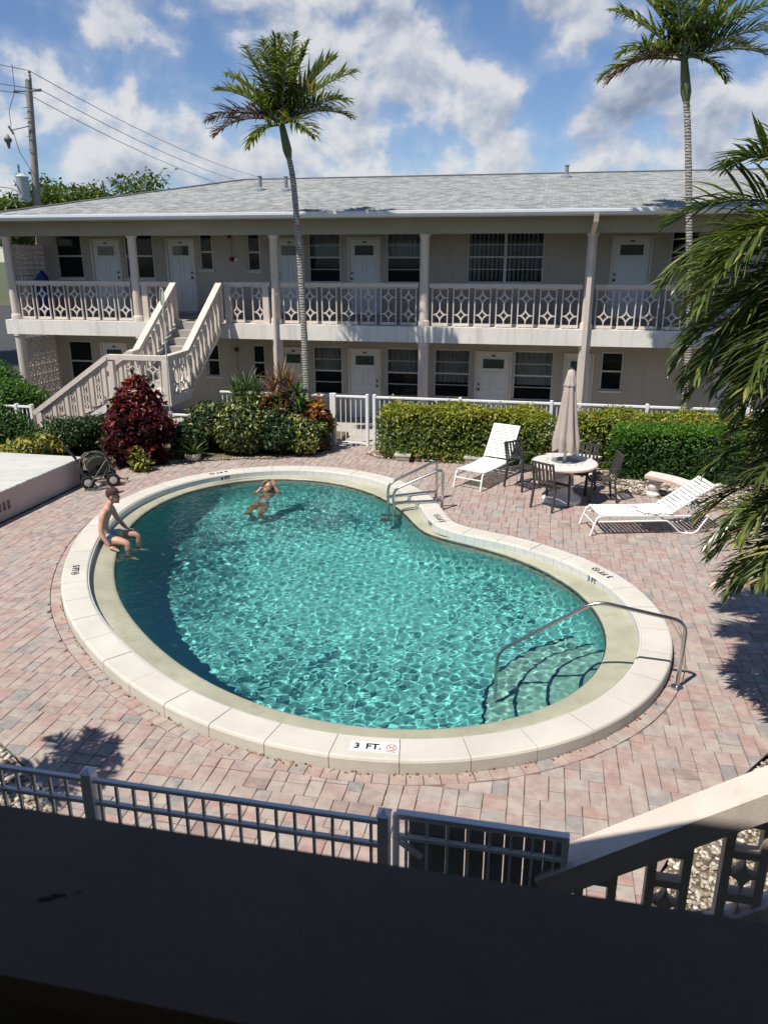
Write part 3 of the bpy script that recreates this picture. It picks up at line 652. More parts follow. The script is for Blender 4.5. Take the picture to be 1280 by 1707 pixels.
def window(x0, x1, z0, z1, style):
    f = MB(); fw = .04
    f.box(x0, x0 + fw, WY + .03, WY + .10, z0, z1).box(x1 - fw, x1, WY + .03, WY + .10, z0, z1).box(x0 + fw, x1 - fw, WY + .03, WY + .10, z0, z0 + fw).box(x0 + fw, x1 - fw, WY + .03, WY + .10, z1 - fw, z1)
    fr_ = f.build('window_frame', 'frame_metal', bld)
    xs2 = [x0 + fw, x1 - fw]
    if style == 'double': xs2 = [x0 + fw, (x0 + x1) / 2 - .04, (x0 + x1) / 2 + .04, x1 - fw]; MB().box(xs2[1], xs2[2], WY + .025, WY + .10, z0 + fw, z1 - fw).build('mullion', 'frame_metal', fr_)
    nr = 2 if style == 'sash' else 4
    for q in range(0, len(xs2), 2):
        for r_ in range(nr):
            za = z0 + fw + (z1 - z0 - 2 * fw) * r_ / nr; zb = z0 + fw + (z1 - z0 - 2 * fw) * (r_ + 1) / nr
            tilt = 0 if style == 'sash' else .012
            MB().add([(xs2[q], WY + .075, za), (xs2[q + 1], WY + .075, za), (xs2[q + 1], WY + .075 + tilt, zb), (xs2[q], WY + .075 + tilt, zb)], [(0, 1, 2, 3)]).build('pane', 'glass', fr_)
            if r_:
                hh = .022 if (style == 'sash' or r_ == nr // 2) else .009
                MB().box(xs2[q], xs2[q + 1], WY + .045, WY + .09, za - hh, za + hh).build('rail', 'frame_metal', fr_)
    if style == 'double':
        n_s = 17
        for k in range(n_s):
            x = x0 + .07 + (x1 - x0 - .14) * k / (n_s - 1); a_ = R.uniform(.5, 1.0); c_, s_ = cos(a_) * .045, sin(a_) * .045
            MB().add([(x - c_, WY + .2 - s_, z0 + .05), (x + c_, WY + .2 + s_, z0 + .05), (x + c_, WY + .2 + s_, z1 - .03), (x - c_, WY + .2 - s_, z1 - .03)], [(0, 1, 2, 3)]).build('blind_slat', 'blind_fabric', fr_)
    elif style == 'awning' and R.random() < .95:  # pale curtain added so the panes look lighter, in place of reflections
        zc = z0 + (z1 - z0) * R.choice([.5, .5, .04, .3]); cu = MB(); n_s = 24
        for k in range(n_s):
            x = x0 + .02 + (x1 - x0 - .04) * k / (n_s - 1); y = WY + .24 + .03 * sin(k * 1.9); cu.v += [(x, y, zc), (x, y, z1)]; cu.t += [.5, .5]
        for k in range(n_s - 1): cu.f.append((2 * k, 2 * k + 2, 2 * k + 3, 2 * k + 1)); cu.mi.append(0)
        cu.build('reflection_curtain', 'blind_fabric', fr_, True)
    MB().box(x0 - .03, x1 + .03, WY - .035, WY + .04, z0 - .05, z0 - .002).build('sill', 'trim_paint', fr_)
for x0, x1, z0, z1 in UPW + LOW:
    wd = x1 - x0; window(x0, x1, z0, z1, 'double' if wd > 1.5 else ('sash' if (wd < .75 or x1 < -11) else 'awning'))
def door(x0, x1, z0, z1, knob):
    fm = MB(); fw = .05
    fm.box(x0, x0 + fw, WY - .02, WY + .12, z0, z1).box(x1 - fw, x1, WY - .02, WY + .12, z0, z1).box(x0 + fw, x1 - fw, WY - .02, WY + .12, z1 - fw, z1)
    d = MB(); a, c = x0 + fw + .004, x1 - fw - .004; za, zb = z0 + .02, z1 - fw - .004; Y0 = WY + .03
    d.box(a, c, Y0, Y0 + .045, za, zb)
    wd = c - a; cx = (a + c) / 2
    do = d.build('door', 'door_white', bld)
    fm.build('door_frame', 'trim_paint', do)
    # raised mouldings of the two lower panels and the band above
    for (u0, u1, v0, v1) in ((a + .10, cx - .05, za + .95, zb - .52), (cx + .05, c - .10, za + .95, zb - .52), (a + .10, cx - .05, za + .18, za + .80), (cx + .05, c - .10, za + .18, za + .80)):
        p = MB()
        for bx in ((u0, u1, v0, v0 + .022), (u0, u1, v1 - .022, v1), (u0, u0 + .022, v0 + .022, v1 - .022), (u1 - .022, u1, v0 + .022, v1 - .022)): p.box(bx[0], bx[1], Y0 - .012, Y0 - .001, bx[2], bx[3])
        p.build('panel_moulding', 'door_white', do)
    l0, l1, m0, m1 = cx - .27 * wd / .85, cx + .27 * wd / .85, zb - .42, zb - .16
    MB().box(l0, l1, Y0 - .010, Y0 - .001, m0, m1).build('lite', 'lite_glass', do)
    q = MB()
    for bx in ((l0 - .03, l1 + .03, m0 - .03, m0), (l0 - .03, l1 + .03, m1, m1 + .03), (l0 - .03, l0, m0, m1), (l1, l1 + .03, m0, m1)): q.box(bx[0], bx[1], Y0 - .018, Y0 - .001, bx[2], bx[3])
    q.build('lite_frame', 'door_white', do)
    MB().box(cx - .05, cx + .05, Y0 - .008, Y0 - .001, zb - .09, zb - .05).build('number_plate', 'brass_dark', do)
    kx = c - .07 if knob > 0 else a + .07
    for zz, rr in ((za + .95, .032), (za + 1.1, .026)):
        k = MB().lathe([(.012, 0), (.012, .03), (rr, .035), (rr, .06), (rr * .6, .07)], 12); k.xf(Matrix.Translation((kx, Y0 - .001, zz)) @ Matrix.Rotation(radians(90), 4, 'X')); k.build('knob', 'brass_dark', do, True)
    MB().box(x0, x1, WY - .06, WY + .13, z0 - .03, z0 + .015).build('threshold', 'concrete_walk', do)
for i, (a, c) in enumerate(UPD): door(a, c, UD0, UD1, 1 if i < 2 else -1)
for i, (a, c) in enumerate(LOD): door(a, c, LD0, LD1, 1 if i in (2, 0) else -1)
# floor slab of the gallery, beam, soffit
MB().box(XL - .1, XR, 20.12, 20.42, 2.30, 2.70).build('slab_edge', 'slab_paint', bld)
MB().box(XL - .1, XR, 20.421, WY - .001, 2.42, 2.76).build('gallery_floor', 'concrete_walk', bld)
MB().box(XL - .25, XR + .2, 20.17, 20.43, 4.96, 5.34).build('beam', 'soffit', bld)
EY = 19.42
MB().box(XL - .95, XR + .9, EY + .02, WY + .1, 5.345, 5.38).build('soffit', 'soffit', bld)
MB().box(XL - 1.0, XR + 1, EY - .03, EY + .019, 5.31, 5.46).build('fascia', 'trim_paint', bld)
# K-shaped gutter along the eave
gp = [(0, 0), (-.06, 0), (-.085, .035), (-.10, .06), (-.10, .115), (-.09, .125), (-.085, .12), (-.085, .07), (-.06, .02), (-.01, .015), (-.01, .125), (0, .125)]
gm = MB(); vs = [(x, EY - .032 + a, 5.335 + c) for x in (XL - 1.0, XR + 1) for a, c in gp]; n = len(gp)
gm.add(vs, [(i, (i + 1) % n, n + (i + 1) % n, n + i) for i in range(n)] + [tuple(range(n)), tuple(range(n, 2 * n))[::-1]]); gm.build('gutter', 'gutter_white', bld)
# hip roof
E0, RY, RZ = 5.47, 25.1, 6.74
ex0, ex1 = -15.05, XR + 1.05; by = 2 * RY - (EY - .05); ey = EY - .05; hipx = 5.3
pts = [(ex0, ey, E0), (ex1, ey, E0), (ex1, by, E0), (ex0, by, E0), (ex0 + hipx, RY, RZ), (ex1 - hipx, RY, RZ)]
rf_ = bpy.data.meshes.new('roof'); rf_.from_pydata(pts + [(x, y, z - .06) for x, y, z in pts], [], [(0, 1, 5, 4), (1, 2, 5), (2, 3, 4, 5), (3, 0, 4), (6, 7, 1, 0), (7, 8, 2, 1), (8, 9, 3, 2), (9, 6, 0, 3), (6, 9, 10), (7, 11, 8), (6, 10, 11, 7), (9, 8, 11, 10)])
uv = rf_.uv_layers.new(name='UVMap')
for p in rf_.polygons:
    for li in p.loop_indices:
        co = rf_.vertices[rf_.loops[li].vertex_index].co
        uv.data[li].uv = (co.x, co.y * 1.03) if abs(p.normal.y) > abs(p.normal.x) else (co.y, co.x * 1.03)
rf_.materials.append(MATS['shingle']); roof = link(bpy.data.objects.new('roof', rf_), bld)
MB().box(XL - 1.02, -15.0, EY - .04, 29.8, 5.385, 5.45).build('side_roof', 'shingle', bld)
rc = MB()
for A, B in ((pts[4], pts[5]), (pts[0], pts[4]), (pts[3], pts[4]), (pts[1], pts[5]), (pts[2], pts[5])): rc.tube([A, B], .10, 6, True, .35)
rc.build('ridge_cap', 'shingle', roof)
paint('vent_grey', (.22, .24, .27), .5, .1, 5)
def roof_z(y): return E0 + (y - ey) * (RZ - E0) / (RY - ey)
for x, y, h in ((-8.4, 22.9, .36), (-7.55, 22.7, .36), (.25, 24.3, .30), (-13.1, 29.2, .6)):
    z = roof_z(min(y, 2 * RY - y)); MB().lathe([(.055, -.05), (.055, h), (.07, h), (.07, h + .02), (.05, h + .02)], 12, (x, y, z)).lathe([(.16, -.03), (.15, .03), (.06, .08)], 12, (x, y, z)).build('vent_pipe', 'vent_grey', roof, True)
MB().cbox(-11.75, -11.4, 26.9, 27.3, roof_z(2 * RY - 27.1) - .1, 6.86, .01).build('roof_vent', 'vent_grey', roof)
# round columns
def column(x, z0, z1, r):
    p = [(r + .035, z0), (r + .035, z0 + .12), (r + .02, z0 + .15), (r + .004, z0 + .17), (r, z1 - .10), (r + .006, z1 - .07), (r + .03, z1 - .05), (r + .03, z1)]
    MB().lathe(p, 24, (x, CY - .02, 0)).build('column', 'trim_paint', bld, True, 35)
CX = [-15.02, -11.18, -7.14, -3.15, .93, 4.95, 8.95]
for x in CX:
    column(x, 2.702, 4.959, .115); column(x, -.13, 2.299, .135)
# downspouts
MB().tube([(.93, EY - .08, 5.34), (.93, EY - .06, 5.22), (.92, EY + .3, 5.08), (.91, 20.02, 4.94), (.91, 20.02, 4.8), (.91, 20.02, 0)], .075, 4).build('downspout', 'trim_paint', bld)
MB().tube([(-7.12, 20.06, 3.62), (-7.12, 20.06, 3.3), (-7.12, 20.04, 0)], .05, 8).build('downspout', 'trim_paint', bld, True)
for x, z in ((-9.02, 4.98), (-8.98, 4.35), (-9.0, 1.80)):
    MB().cbox(x - .055, x + .055, WY - .07, WY - .001, z - .06, z + .06, .012).lathe([(.045, 0), (.05, .02), (.03, .05)], 12, (x, WY - .09, z - .03)).build('alarm_bell', 'red_alarm', bld)
MB().box(-9.01, -8.985, WY - .025, WY - .001, 4.41, 4.92).box(-9.01, -8.985, WY - .025, WY - .001, .2, 1.74).build('conduit', 'stucco', bld)
MB().box(-8.9, -8.8, WY - .03, WY - .001, 4.30, 4.38).build('switch_plate', 'gutter_white', bld)

# ------------------------------------------------------------------ decorative rail panel: frame and two four-pointed star rings
def star_ring(mb, cx, cz, a, c, y0, y1, inner=.165, n=40):
    vs = []; 
    for k in range(n):
        ph = 2 * pi * k / n; s_ = abs(cos(ph)) + abs(sin(ph)); r_ = s_ - sqrt(max(0, s_ * s_ - 1))
        ri = s_ - sqrt(max(0, s_ * s_ - 2 + (1 + inner) ** 2)) if inner > 0 else 0.0
        for f_ in (r_, ri):
            for y in (y0, y1): vs.append((cx + cos(ph) * a * f_, y, cz + sin(ph) * c * f_))
    fs = []
    for k in range(n):
        i, j = 4 * k, 4 * ((k + 1) % n); fs += [(i, j, j + 2, i + 2), (i + 1, i + 3, j + 3, j + 1), (i, i + 1, j + 1, j), (i + 2, j + 2, j + 3, i + 3)]
    mb.add(vs, fs)
def panel_mesh(wd, ht, d=.055, ft=.028, ft_bot=.07, rows=2):
    mb = MB(); y0, y1 = -d / 2, d / 2
    mb.box(-wd / 2, -wd / 2 + ft, y0, y1, 0, ht).box(wd / 2 - ft, wd / 2, y0, y1, 0, ht).box(-wd / 2 + ft, wd / 2 - ft, y0, y1, 0, ft_bot).box(-wd / 2 + ft, wd / 2 - ft, y0, y1, ht - ft, ht)
    ih = (ht - ft - ft_bot) / rows; a = wd / 2 - ft
    for r_ in range(rows):
        star_ring(mb, 0, ft_bot + ih * (r_ + .5), a + .012, ih / 2 + .012, y0 + .006, y1 - .006)
        # arcs have real thickness: thin neck bars where the stars meet
        mb.box(-.013, .013, y0 + .008, y1 - .008, ft_bot + ih * r_ + .0, ft_bot + ih * r_ + .10).box(-.013, .013, y0 + .008, y1 - .008, ft_bot + ih * (r_ + 1) - .10, ft_bot + ih * (r_ + 1))
        mb.box(-a, -a + .075, y0 + .008, y1 - .008, ft_bot + ih * (r_ + .5) - .012, ft_bot + ih * (r_ + .5) + .012).box(a - .075, a, y0 + .008, y1 - .008, ft_bot + ih * (r_ + .5) - .012, ft_bot + ih * (r_ + .5) + .012)
    return mb.mesh('panel', 'trim_paint')
PAN = panel_mesh(.42, .94)
def rail_bay(xa, xb, n, label, posts=()):
    r = thing('balcony_railing', label, 'railing', ((xa + xb) / 2, CY, 2.7), 0, 'gallery railings of star pattern panels')
    L = xb - xa
    MB().cbox(-L / 2, L / 2, -.085, .085, .965, 1.075, .01).build('cap_rail', 'trim_paint', r)
    if n:
        pitch = L / n
        for k in range(n): inst('panel', PAN, r, (-L / 2 + pitch * (k + .5), 0, .02))
    for p in posts: MB().cbox(p - xa - L / 2 - .085, p - xa - L / 2 + .085, -.07, .07, .004, .964, .006).build('post', 'trim_paint', r)
    return r
rail_bay(-14.88, -11.32, 7, 'star panel railing between the first two gallery columns at the left')
rail_bay(-11.04, -10.02, 2, 'short star panel railing left of the stair head', (-10.93,))
rail_bay(-8.60, -7.28, 2, 'short star panel railing right of the stair head', (-8.5, -7.42))
rail_bay(-7.00, -3.29, 7, 'star panel railing behind the leaning palm trunk')
rail_bay(-3.01, .79, 7, 'star panel railing below the wide blind covered window')
rail_bay(1.07, 4.81, 7, 'star panel railing behind the tall straight palm trunk')
rail_bay(5.09, 8.81, 7, 'star panel railing at the far right hidden by palm fronds')
# breeze block screens at the left end of both galleries
SCR = MB(); star_ring(SCR, 0, 0, .14, .14, -.04, .04, .13, 24)
for bx in ((-.14, -.118, -.14, .14), (.118, .14, -.14, .14), (-.118, .118, -.14, -.118), (-.118, .118, .118, .14)): SCR.box(bx[0], bx[1], -.045, .045, bx[2], bx[3])
SCRM = SCR.mesh('breeze_block', 'trim_paint')
for z0, z1, lab in ((2.765, 4.95, 'upper breeze block screen at the left end of the gallery'), (-.13, 2.29, 'lower breeze block screen beside the ground floor column at the left')):
    s_ = thing('breeze_block_screen', lab, 'screen', (-15.0, 20.42, z0), radians(90), 'breeze block screens')
    nz = int((z1 - z0) / .283)
    for i in range(5):
        for j in range(nz): inst('breeze_block', SCRM, s_, (.145 + i * .283, 0, .145 + j * .283))
# ------------------------------------------------------------------ outdoor staircase to the gallery
st = thing('outdoor_staircase', 'beige concrete outdoor staircase with a landing and star panel railings', 'staircase', (0, 0, 0))
SX0, SX1 = -9.97, -8.66; FY = 16.77; LZ = 1.27; XB = -12.3
paint('stair_concrete', (.36, .34, .315), .85, .08, 1.5, .3, (.33, .30, .26), .3, 60)
MB().cbox(-10.15, -8.60, FY - .06, 17.86, LZ - .22, LZ, .01).build('landing', 'slab_paint', st)
# upper flight: rises with y from 17.86 to 20.1
nu = 8; ry0, ry1 = 17.86, 20.10; rz = (2.74 - LZ) / nu; td = (ry1 - ry0) / nu
for k in range(nu): MB().cbox(SX0 + .1, SX1 - .1, ry0 + k * td, ry0 + (k + 1) * td + .03, LZ + rz * k, LZ + rz * (k + 1), .008).build('step', 'stair_concrete', st)
def stringer(p, q, w, h, name='stringer'): MB().beam(p, q, w, h).build(name, 'slab_paint', st)
stringer((SX0 + .06, 17.80, LZ - .02), (SX0 + .06, 20.11, 2.62), .1, .30); stringer((SX1 - .06, 17.80, LZ - .02), (SX1 - .06, 20.11, 2.62), .1, .30)
MB().beam(((SX0 + SX1) / 2, 17.82, LZ - .10), ((SX0 + SX1) / 2, 20.11, 2.52), SX1 - SX0 - .24, .16).build('flight_slab', 'slab_paint', st)
# lower flight: falls to the left from the landing
nl = 8; lz = (LZ + .1) / nl; lt = (2.2) / nl
for k in range(nl): MB().cbox(-10.15 - lt * (k + 1) - .03, -10.15 - lt * k, FY + .06, 17.80, LZ - lz * (k + 2) + .0, LZ - lz * (k + 1), .008).build('step', 'stair_concrete', st)
stringer((-10.1, FY + .0, LZ - .20), (-12.0, FY + .0, -.04), .1, .16)
MB().beam((-10.1, 17.28, LZ - .34), (-12.1, 17.28, -.1), .9, .14).build('flight_slab', 'slab_paint', st)
# railings: caps as bars, posts, panels
def cap(pts, w=.17, h=.11):
    mb = MB()
    for a, c in zip(pts[:-1], pts[1:]): mb.beam(a, c, w, h)
    return mb.build('cap_rail', 'trim_paint', st)
cap([(SX1, 20.12, 3.73), (SX1, 17.80, 2.19), (SX1, FY - .08, 2.17)])
cap([(SX0, 20.12, 3.73), (SX0, 17.80, 2.19), (SX0, 17.45, 2.165)])
cap([(SX1 + .08, FY, 2.165), (-10.15, FY, 2.165), (XB, FY, .735)])
def post(x, y, z0, z1, s=.16): MB().cbox(x - s / 2, x + s / 2, y - s / 2, y + s / 2, z0, z1, .008).build('post', 'trim_paint', st)
post(SX1, FY, LZ - .22, 2.11, .18); post(SX0 - .1, FY, LZ - .1, 2.11, .13); post(XB + .14, FY, -.1, .76, .16); post(SX1, 20.07, 2.72, 3.68, .13); post(SX0, 20.07, 2.72, 3.68, .13); post(SX0, 17.80, LZ, 2.13, .12)
SPAN = panel_mesh(.40, .84, .055, .028, .05)
for x in (-9.02, -9.52): inst('panel', SPAN, st, (x, FY, LZ + .005))
for y in (17.08, 17.55): inst('panel', SPAN, st, (SX1, y, LZ + .005), (0, 0, radians(90)))
# sloping flights: narrow carved balusters standing on the steps
def baluster_mesh(wd, ht, d=.06):
    mb = MB(); y0, y1 = -d / 2, d / 2; e = .028
    mb.box(-wd / 2, -wd / 2 + e, y0, y1, 0, ht).box(wd / 2 - e, wd / 2, y0, y1, 0, ht).box(-wd / 2 + e, wd / 2 - e, y0, y1, 0, .06).box(-wd / 2 + e, wd / 2 - e, y0, y1, ht - .10, ht)
    for r_ in range(3):
        h = (ht - .16) / 3; star_ring(mb, 0, .06 + h * (r_ + .5), wd / 2 - e + .012, h / 2 + .012, y0 + .005, y1 - .005, .22, 24)
    return mb.mesh('baluster', 'trim_paint')
BAL = baluster_mesh(.17, .86)
BALP = MB().cbox(-.05, .05, -.04, .04, 0, .88, .006).mesh('baluster', 'trim_paint')
for k in range(9):
    f = (k + .5) / 9; y = ry0 + f * (ry1 - ry0); z = LZ + f * (2.74 - LZ) - .12
    for x in (SX0, SX1): inst('baluster', BAL if k % 2 == 0 else BALP, st, (x, y, z), (0, 0, radians(90)))
for k in range(11):
    f = (k + .5) / 11; x = -10.2 - f * 1.98; z = LZ + .0 - f * (LZ + .12) - .12
    inst('baluster', BALP if k % 2 == 0 else BAL, st, (x, FY, z + .13))
for k in range(11):
    f = (k + .5) / 11; x = -10.2 - f * 1.98; z = LZ - f * (LZ + .12)
    inst('baluster', BAL if k % 2 == 0 else BALP, st, (x, 17.85, z))
cap([(SX0 - .1, 17.85, 2.165), (-10.15, 17.85, 2.165), (XB, 17.85, .735)])

# ------------------------------------------------------------------ white picket fences
paint('fence_white', (.76, .77, .77), .45, .03, 2, .08, (.5, .5, .46), .03, 40)
paint('fence_grey', (.80, .80, .79), .4, .05, 3, .15, (.3, .3, .3), .05, 40)
def picket_fence(x0, x1, y, z0, h, label, mat='fence_white', pitch=.115, name='picket_fence', posts=None, lo=.1, mid=None, ang=0, group=None, pk=.018, rail=(.035, .05)):
    f = thing(name, label, 'fence' if 'gate' not in name else 'gate', (x0, y, z0), ang, group); L = x1 - x0
    MB().cbox(0, L, -rail[0], rail[0], h - rail[1], h, .006).build('top_rail', mat, f)
    MB().cbox(0, L, -.02, .02, lo, lo + .04, .004).build('bottom_rail', mat, f)
    if mid: MB().cbox(0, L, -.02, .02, mid, mid + .04, .004).build('middle_rail', mat, f)
    n = int(L / pitch); PK = MB().box(-pk / 2, pk / 2, -pk / 2, pk / 2, 0, h - rail[1] - .001).mesh('picket', mat)
    for k in range(n): inst('picket', PK, f, ((k + .5) * L / n, 0, 0))
    for p in (posts or []):
        MB().cbox(p - .035, p + .035, -.055, .055, 0, h + .04, .005).build('post', mat, f)
    return f
FZ = -.12
picket_fence(-7.9, -5.0, 17.98, FZ, 1.36, 'white picket fence behind the mixed shrubs left of the gate', posts=[2.87])
picket_fence(-4.98, -4.10, 17.96, 0, 1.24, 'white picket gate standing between the hedges', name='picket_gate', lo=.06, posts=[.03, .85])
picket_fence(-4.0, 6.5, 17.98, FZ, 1.36, 'long white picket fence behind the clipped hedge', posts=[.04, 2.1, 4.2, 6.3, 8.4])
picket_fence(-13.4, -12.45, 16.9, -.1, .98, 'short white picket fence at the foot of the staircase', posts=[.04, .5, .92])
picket_fence(-8.62, -8.0, 16.6, -.1, 1.0, 'short white picket fence under the stair landing corner', posts=[.02], pitch=.1)
# near fence, metal, and its gate backed by a sheet
nf = thing('metal_fence', 'grey metal fence with square rails in front of the near balcony', 'fence', (-6.2, 3.72, 0)); L = 5.41
def bars(f, L, h, mat, pitch, rails):
    for z in rails: MB().cbox(0, L, -.018, .018, z - .03, z, .004).build('rail', mat, f)
    n = int(L / pitch); PK = MB().box(-.009, .009, -.009, .009, .05, h - .039).mesh('picket', mat)
    for k in range(n): inst('picket', PK, f, ((k + .5) * L / n, 0, 0))
bars(nf, L, 1.2, 'fence_grey', .118, (1.2, 1.03, .12))
for p in (1.3, 3.48, L + .02):
    MB().cbox(p - .035, p + .035, -.04, .04, 0, 1.25, .004).build('post', 'fence_grey', nf); MB().add([(p - .042, -.047, 1.25), (p + .042, -.047, 1.25), (p + .042, .047, 1.25), (p - .042, .047, 1.25), (p, 0, 1.285)], [(0, 1, 4), (1, 2, 4), (2, 3, 4), (3, 0, 4), (3, 2, 1, 0)]).build('post_cap', 'fence_grey', nf)
ng = thing('metal_gate', 'grey metal gate backed with dark panels beside the near stair railing', 'gate', (-.72, 3.85, -.05)); L = 1.02
bars(ng, L, 1.2, 'fence_grey', .115, (1.2, 1.05, .62, .12))
paint('gate_sheet', (.36, .37, .38), .5, .1, 4)
for k in range(8): MB().box(.075 + k * .118, .075 + k * .118 + .112, .026, .03, .15, 1.15).build('backing_panel', 'gate_sheet', ng)
MB().cbox(-.02, .02, -.02, .02, .03, 1.2, .004).build('stile', 'fence_grey', ng); MB().cbox(L - .02, L + .02, -.02, .02, .03, 1.2, .004).build('stile', 'fence_grey', ng)
MB().cbox(.0, L + .02, -.022, .03, 1.201, 1.215, .004).build('cover_strip', 'fence_white', ng); MB().beam((.02, -.0, 1.0), (.16, -.0, .9), .03, .03).build('brace', 'fence_grey', ng)

# ------------------------------------------------------------------ near building: balcony, parapet, roof, stair rail
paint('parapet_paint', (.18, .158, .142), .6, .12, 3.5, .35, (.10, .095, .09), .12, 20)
nbd = thing('near_building', 'shaded balcony of the near building the view is taken from', 'building', (0, 0, 0))
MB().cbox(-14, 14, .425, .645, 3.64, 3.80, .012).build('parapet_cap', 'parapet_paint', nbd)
plain('scuff', (.03, .029, .028), .9)
sm = MB(); rs_ = random.Random(4)
for cx_, cy_s, rx_, ry_ in ((-.448, .520, .010, .0035), (-.438, .526, .008, .003), (-.421, .534, .003, .002)):
    sm.add([(cx_ + rx_ * cos(2 * pi * k / 14) * rs_.uniform(.6, 1.2) + .3 * ry_ * sin(2 * pi * k / 14), cy_s + ry_ * sin(2 * pi * k / 14) * rs_.uniform(.6, 1.2) + .25 * rx_ * cos(2 * pi * k / 14), 3.8004) for k in range(14)], [tuple(range(14))])
sm.build('scuff_mark', 'scuff', nbd)
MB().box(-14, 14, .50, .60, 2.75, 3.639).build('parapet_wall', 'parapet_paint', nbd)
MB().box(-14, 14, -1.6, .62, 2.35, 2.749).build('balcony_floor', 'concrete_walk', nbd)
MB().box(-14, 14, -1.8, -1.601, -.15, 5.33).build('wall', 'stucco', nbd)
MB().box(-14, 14, -7, -1.801, -.15, 5.2).build('wall_body', 'stucco', nbd)
MB().box(-15, 15, -8, 1.93, 5.34, 5.42).build('eave', 'soffit', nbd)
MB().prism([(-8, 5.43), (1.93, 5.43), (-3, 6.6)], -15, 15).xf(Matrix(((0, 0, 1, 0), (1, 0, 0, 0), (0, 1, 0, 0), (0, 0, 0, 1)))).build('roof', 'vent_grey', nbd)
for x in (-13.2, -9.2, -5.2, 3.9, 7.9, 12): MB().lathe([(.13, -.15), (.13, 5.33)], 16, (x, .40, 0)).build('column', 'trim_paint', nbd, True)
nst = thing('near_stair_railing', 'beige concrete stair railing with carved panels rising at the lower right', 'railing', (.2, 3.92, -.04))
sl = .70; run = 3.2
MB().beam((-.02, 0, .80), (run, 0, .80 + sl * run), .22, .16).build('cap_rail', 'trim_paint', nst)
def carved(ht):
    mb = MB(); wd, d = .24, .07; e = .05; y0, y1 = -d / 2, d / 2
    mb.box(-wd / 2, -wd / 2 + e, y0, y1, 0, ht).box(wd / 2 - e, wd / 2, y0, y1, 0, ht)
    z = ht; bars_ = [(ht - .09, ht + .06), (ht - .31, ht - .26), (ht - .62, ht - .56), (0, .05)]
    for a, c in bars_: mb.box(-wd / 2 + e, wd / 2 - e, y0, y1, a, c)
    for zc, hh in ((ht - .435, .14), (ht - .77, .16)): star_ring(mb, 0, zc, wd / 2 - e + .01, hh, y0 + .004, y1 - .004, .0, 32)
    return mb.mesh('carved_panel', 'trim_paint')
CV = carved(1.02)
for k in range(7):
    x = .30 + k * .40; inst('carved_panel', CV, nst, (x, 0, .80 + sl * x - 1.10))
MB().beam((-.1, 0, -.25), (run, 0, -.15 + sl * run), .12, .3).build('stringer', 'slab_paint', nst)
MB().cbox(-.02, .12, -.06, .06, -.1, .78, .008).build('post', 'trim_paint', nst)
# ------------------------------------------------------------------ foliage
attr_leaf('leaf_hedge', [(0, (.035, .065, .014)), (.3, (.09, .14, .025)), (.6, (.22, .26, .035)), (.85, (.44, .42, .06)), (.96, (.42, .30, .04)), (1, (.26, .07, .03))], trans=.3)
attr_leaf('leaf_green', [(0, (.02, .05, .01)), (.5, (.05, .13, .015)), (.85, (.09, .22, .02)), (1, (.14, .28, .03))], trans=.3)
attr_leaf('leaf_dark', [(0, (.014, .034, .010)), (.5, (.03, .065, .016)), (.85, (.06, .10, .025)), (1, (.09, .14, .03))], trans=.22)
attr_leaf('leaf_varieg', [(0, (.02, .04, .012)), (.45, (.045, .08, .02)), (.62, (.10, .14, .03)), (.75, (.36, .36, .10)), (1, (.55, .53, .24))], trans=.3)
attr_leaf('leaf_yellow', [(0, (.06, .09, .015)), (.3, (.20, .22, .03)), (.7, (.40, .37, .06)), (1, (.55, .5, .14))], trans=.3)
attr_leaf('leaf_red', [(0, (.016, .008, .009)), (.35, (.06, .010, .014)), (.7, (.17, .018, .024)), (.9, (.32, .035, .03)), (1, (.30, .17, .04))], trans=.3)
attr_leaf('leaf_croton', [(0, (.02, .04, .01)), (.3, (.06, .08, .015)), (.5, (.22, .05, .02)), (.75, (.42, .13, .03)), (1, (.5, .3, .05))], trans=.3)
attr_leaf('leaf_spike_green', [(0, (.02, .05, .012)), (.6, (.06, .12, .025)), (1, (.16, .2, .05))], trans=.25)
attr_leaf('leaf_spike_red', [(0, (.05, .01, .02)), (.4, (.15, .015, .035)), (.65, (.16, .07, .04)), (1, (.42, .32, .15))], trans=.25)
attr_leaf('palm_leaf', [(0, (.05, .08, .02)), (.45, (.11, .155, .035)), (.75, (.23, .26, .075)), (.92, (.40, .38, .15)), (1, (.30, .19, .10))], rough=.33, trans=.28, spec=.6)
attr_leaf('palm_leaf_near', [(0, (.035, .055, .014)), (.45, (.08, .115, .025)), (.78, (.18, .21, .055)), (.94, (.35, .34, .13)), (1, (.26, .16, .08))], rough=.3, trans=.25, spec=.6)
attr_leaf('palm_dead', [(0, (.10, .06, .045)), (1, (.22, .12, .08))], trans=.15)
attr_leaf('tree_leaf', [(0, (.03, .055, .012)), (.5, (.07, .11, .02)), (1, (.16, .19, .04))], trans=.35)
paint('bark', (.16, .13, .10), .95, .25, 6, .3, (.07, .06, .05), .8, 30)
paint('palm_shaft', (.11, .14, .07), .55, .2, 5, .3, (.2, .19, .12), .2, 30)
m, t, b, o = newmat('palm_trunk')
g = tn(t, 'ShaderNodeTexCoord'); sp = tn(t, 'ShaderNodeSeparateXYZ'); t.links.new(g.outputs['Object'], sp.inputs[0])
wv = tn(t, 'ShaderNodeTexWave', wave_type='BANDS', bands_direction='Z'); wv.inputs['Scale'].default_value = 5.5; wv.inputs['Distortion'].default_value = 5.0; wv.inputs['Detail'].default_value = 3; wv.inputs['Detail Scale'].default_value = 2.5
t.links.new(g.outputs['Object'], wv.inputs['Vector'])
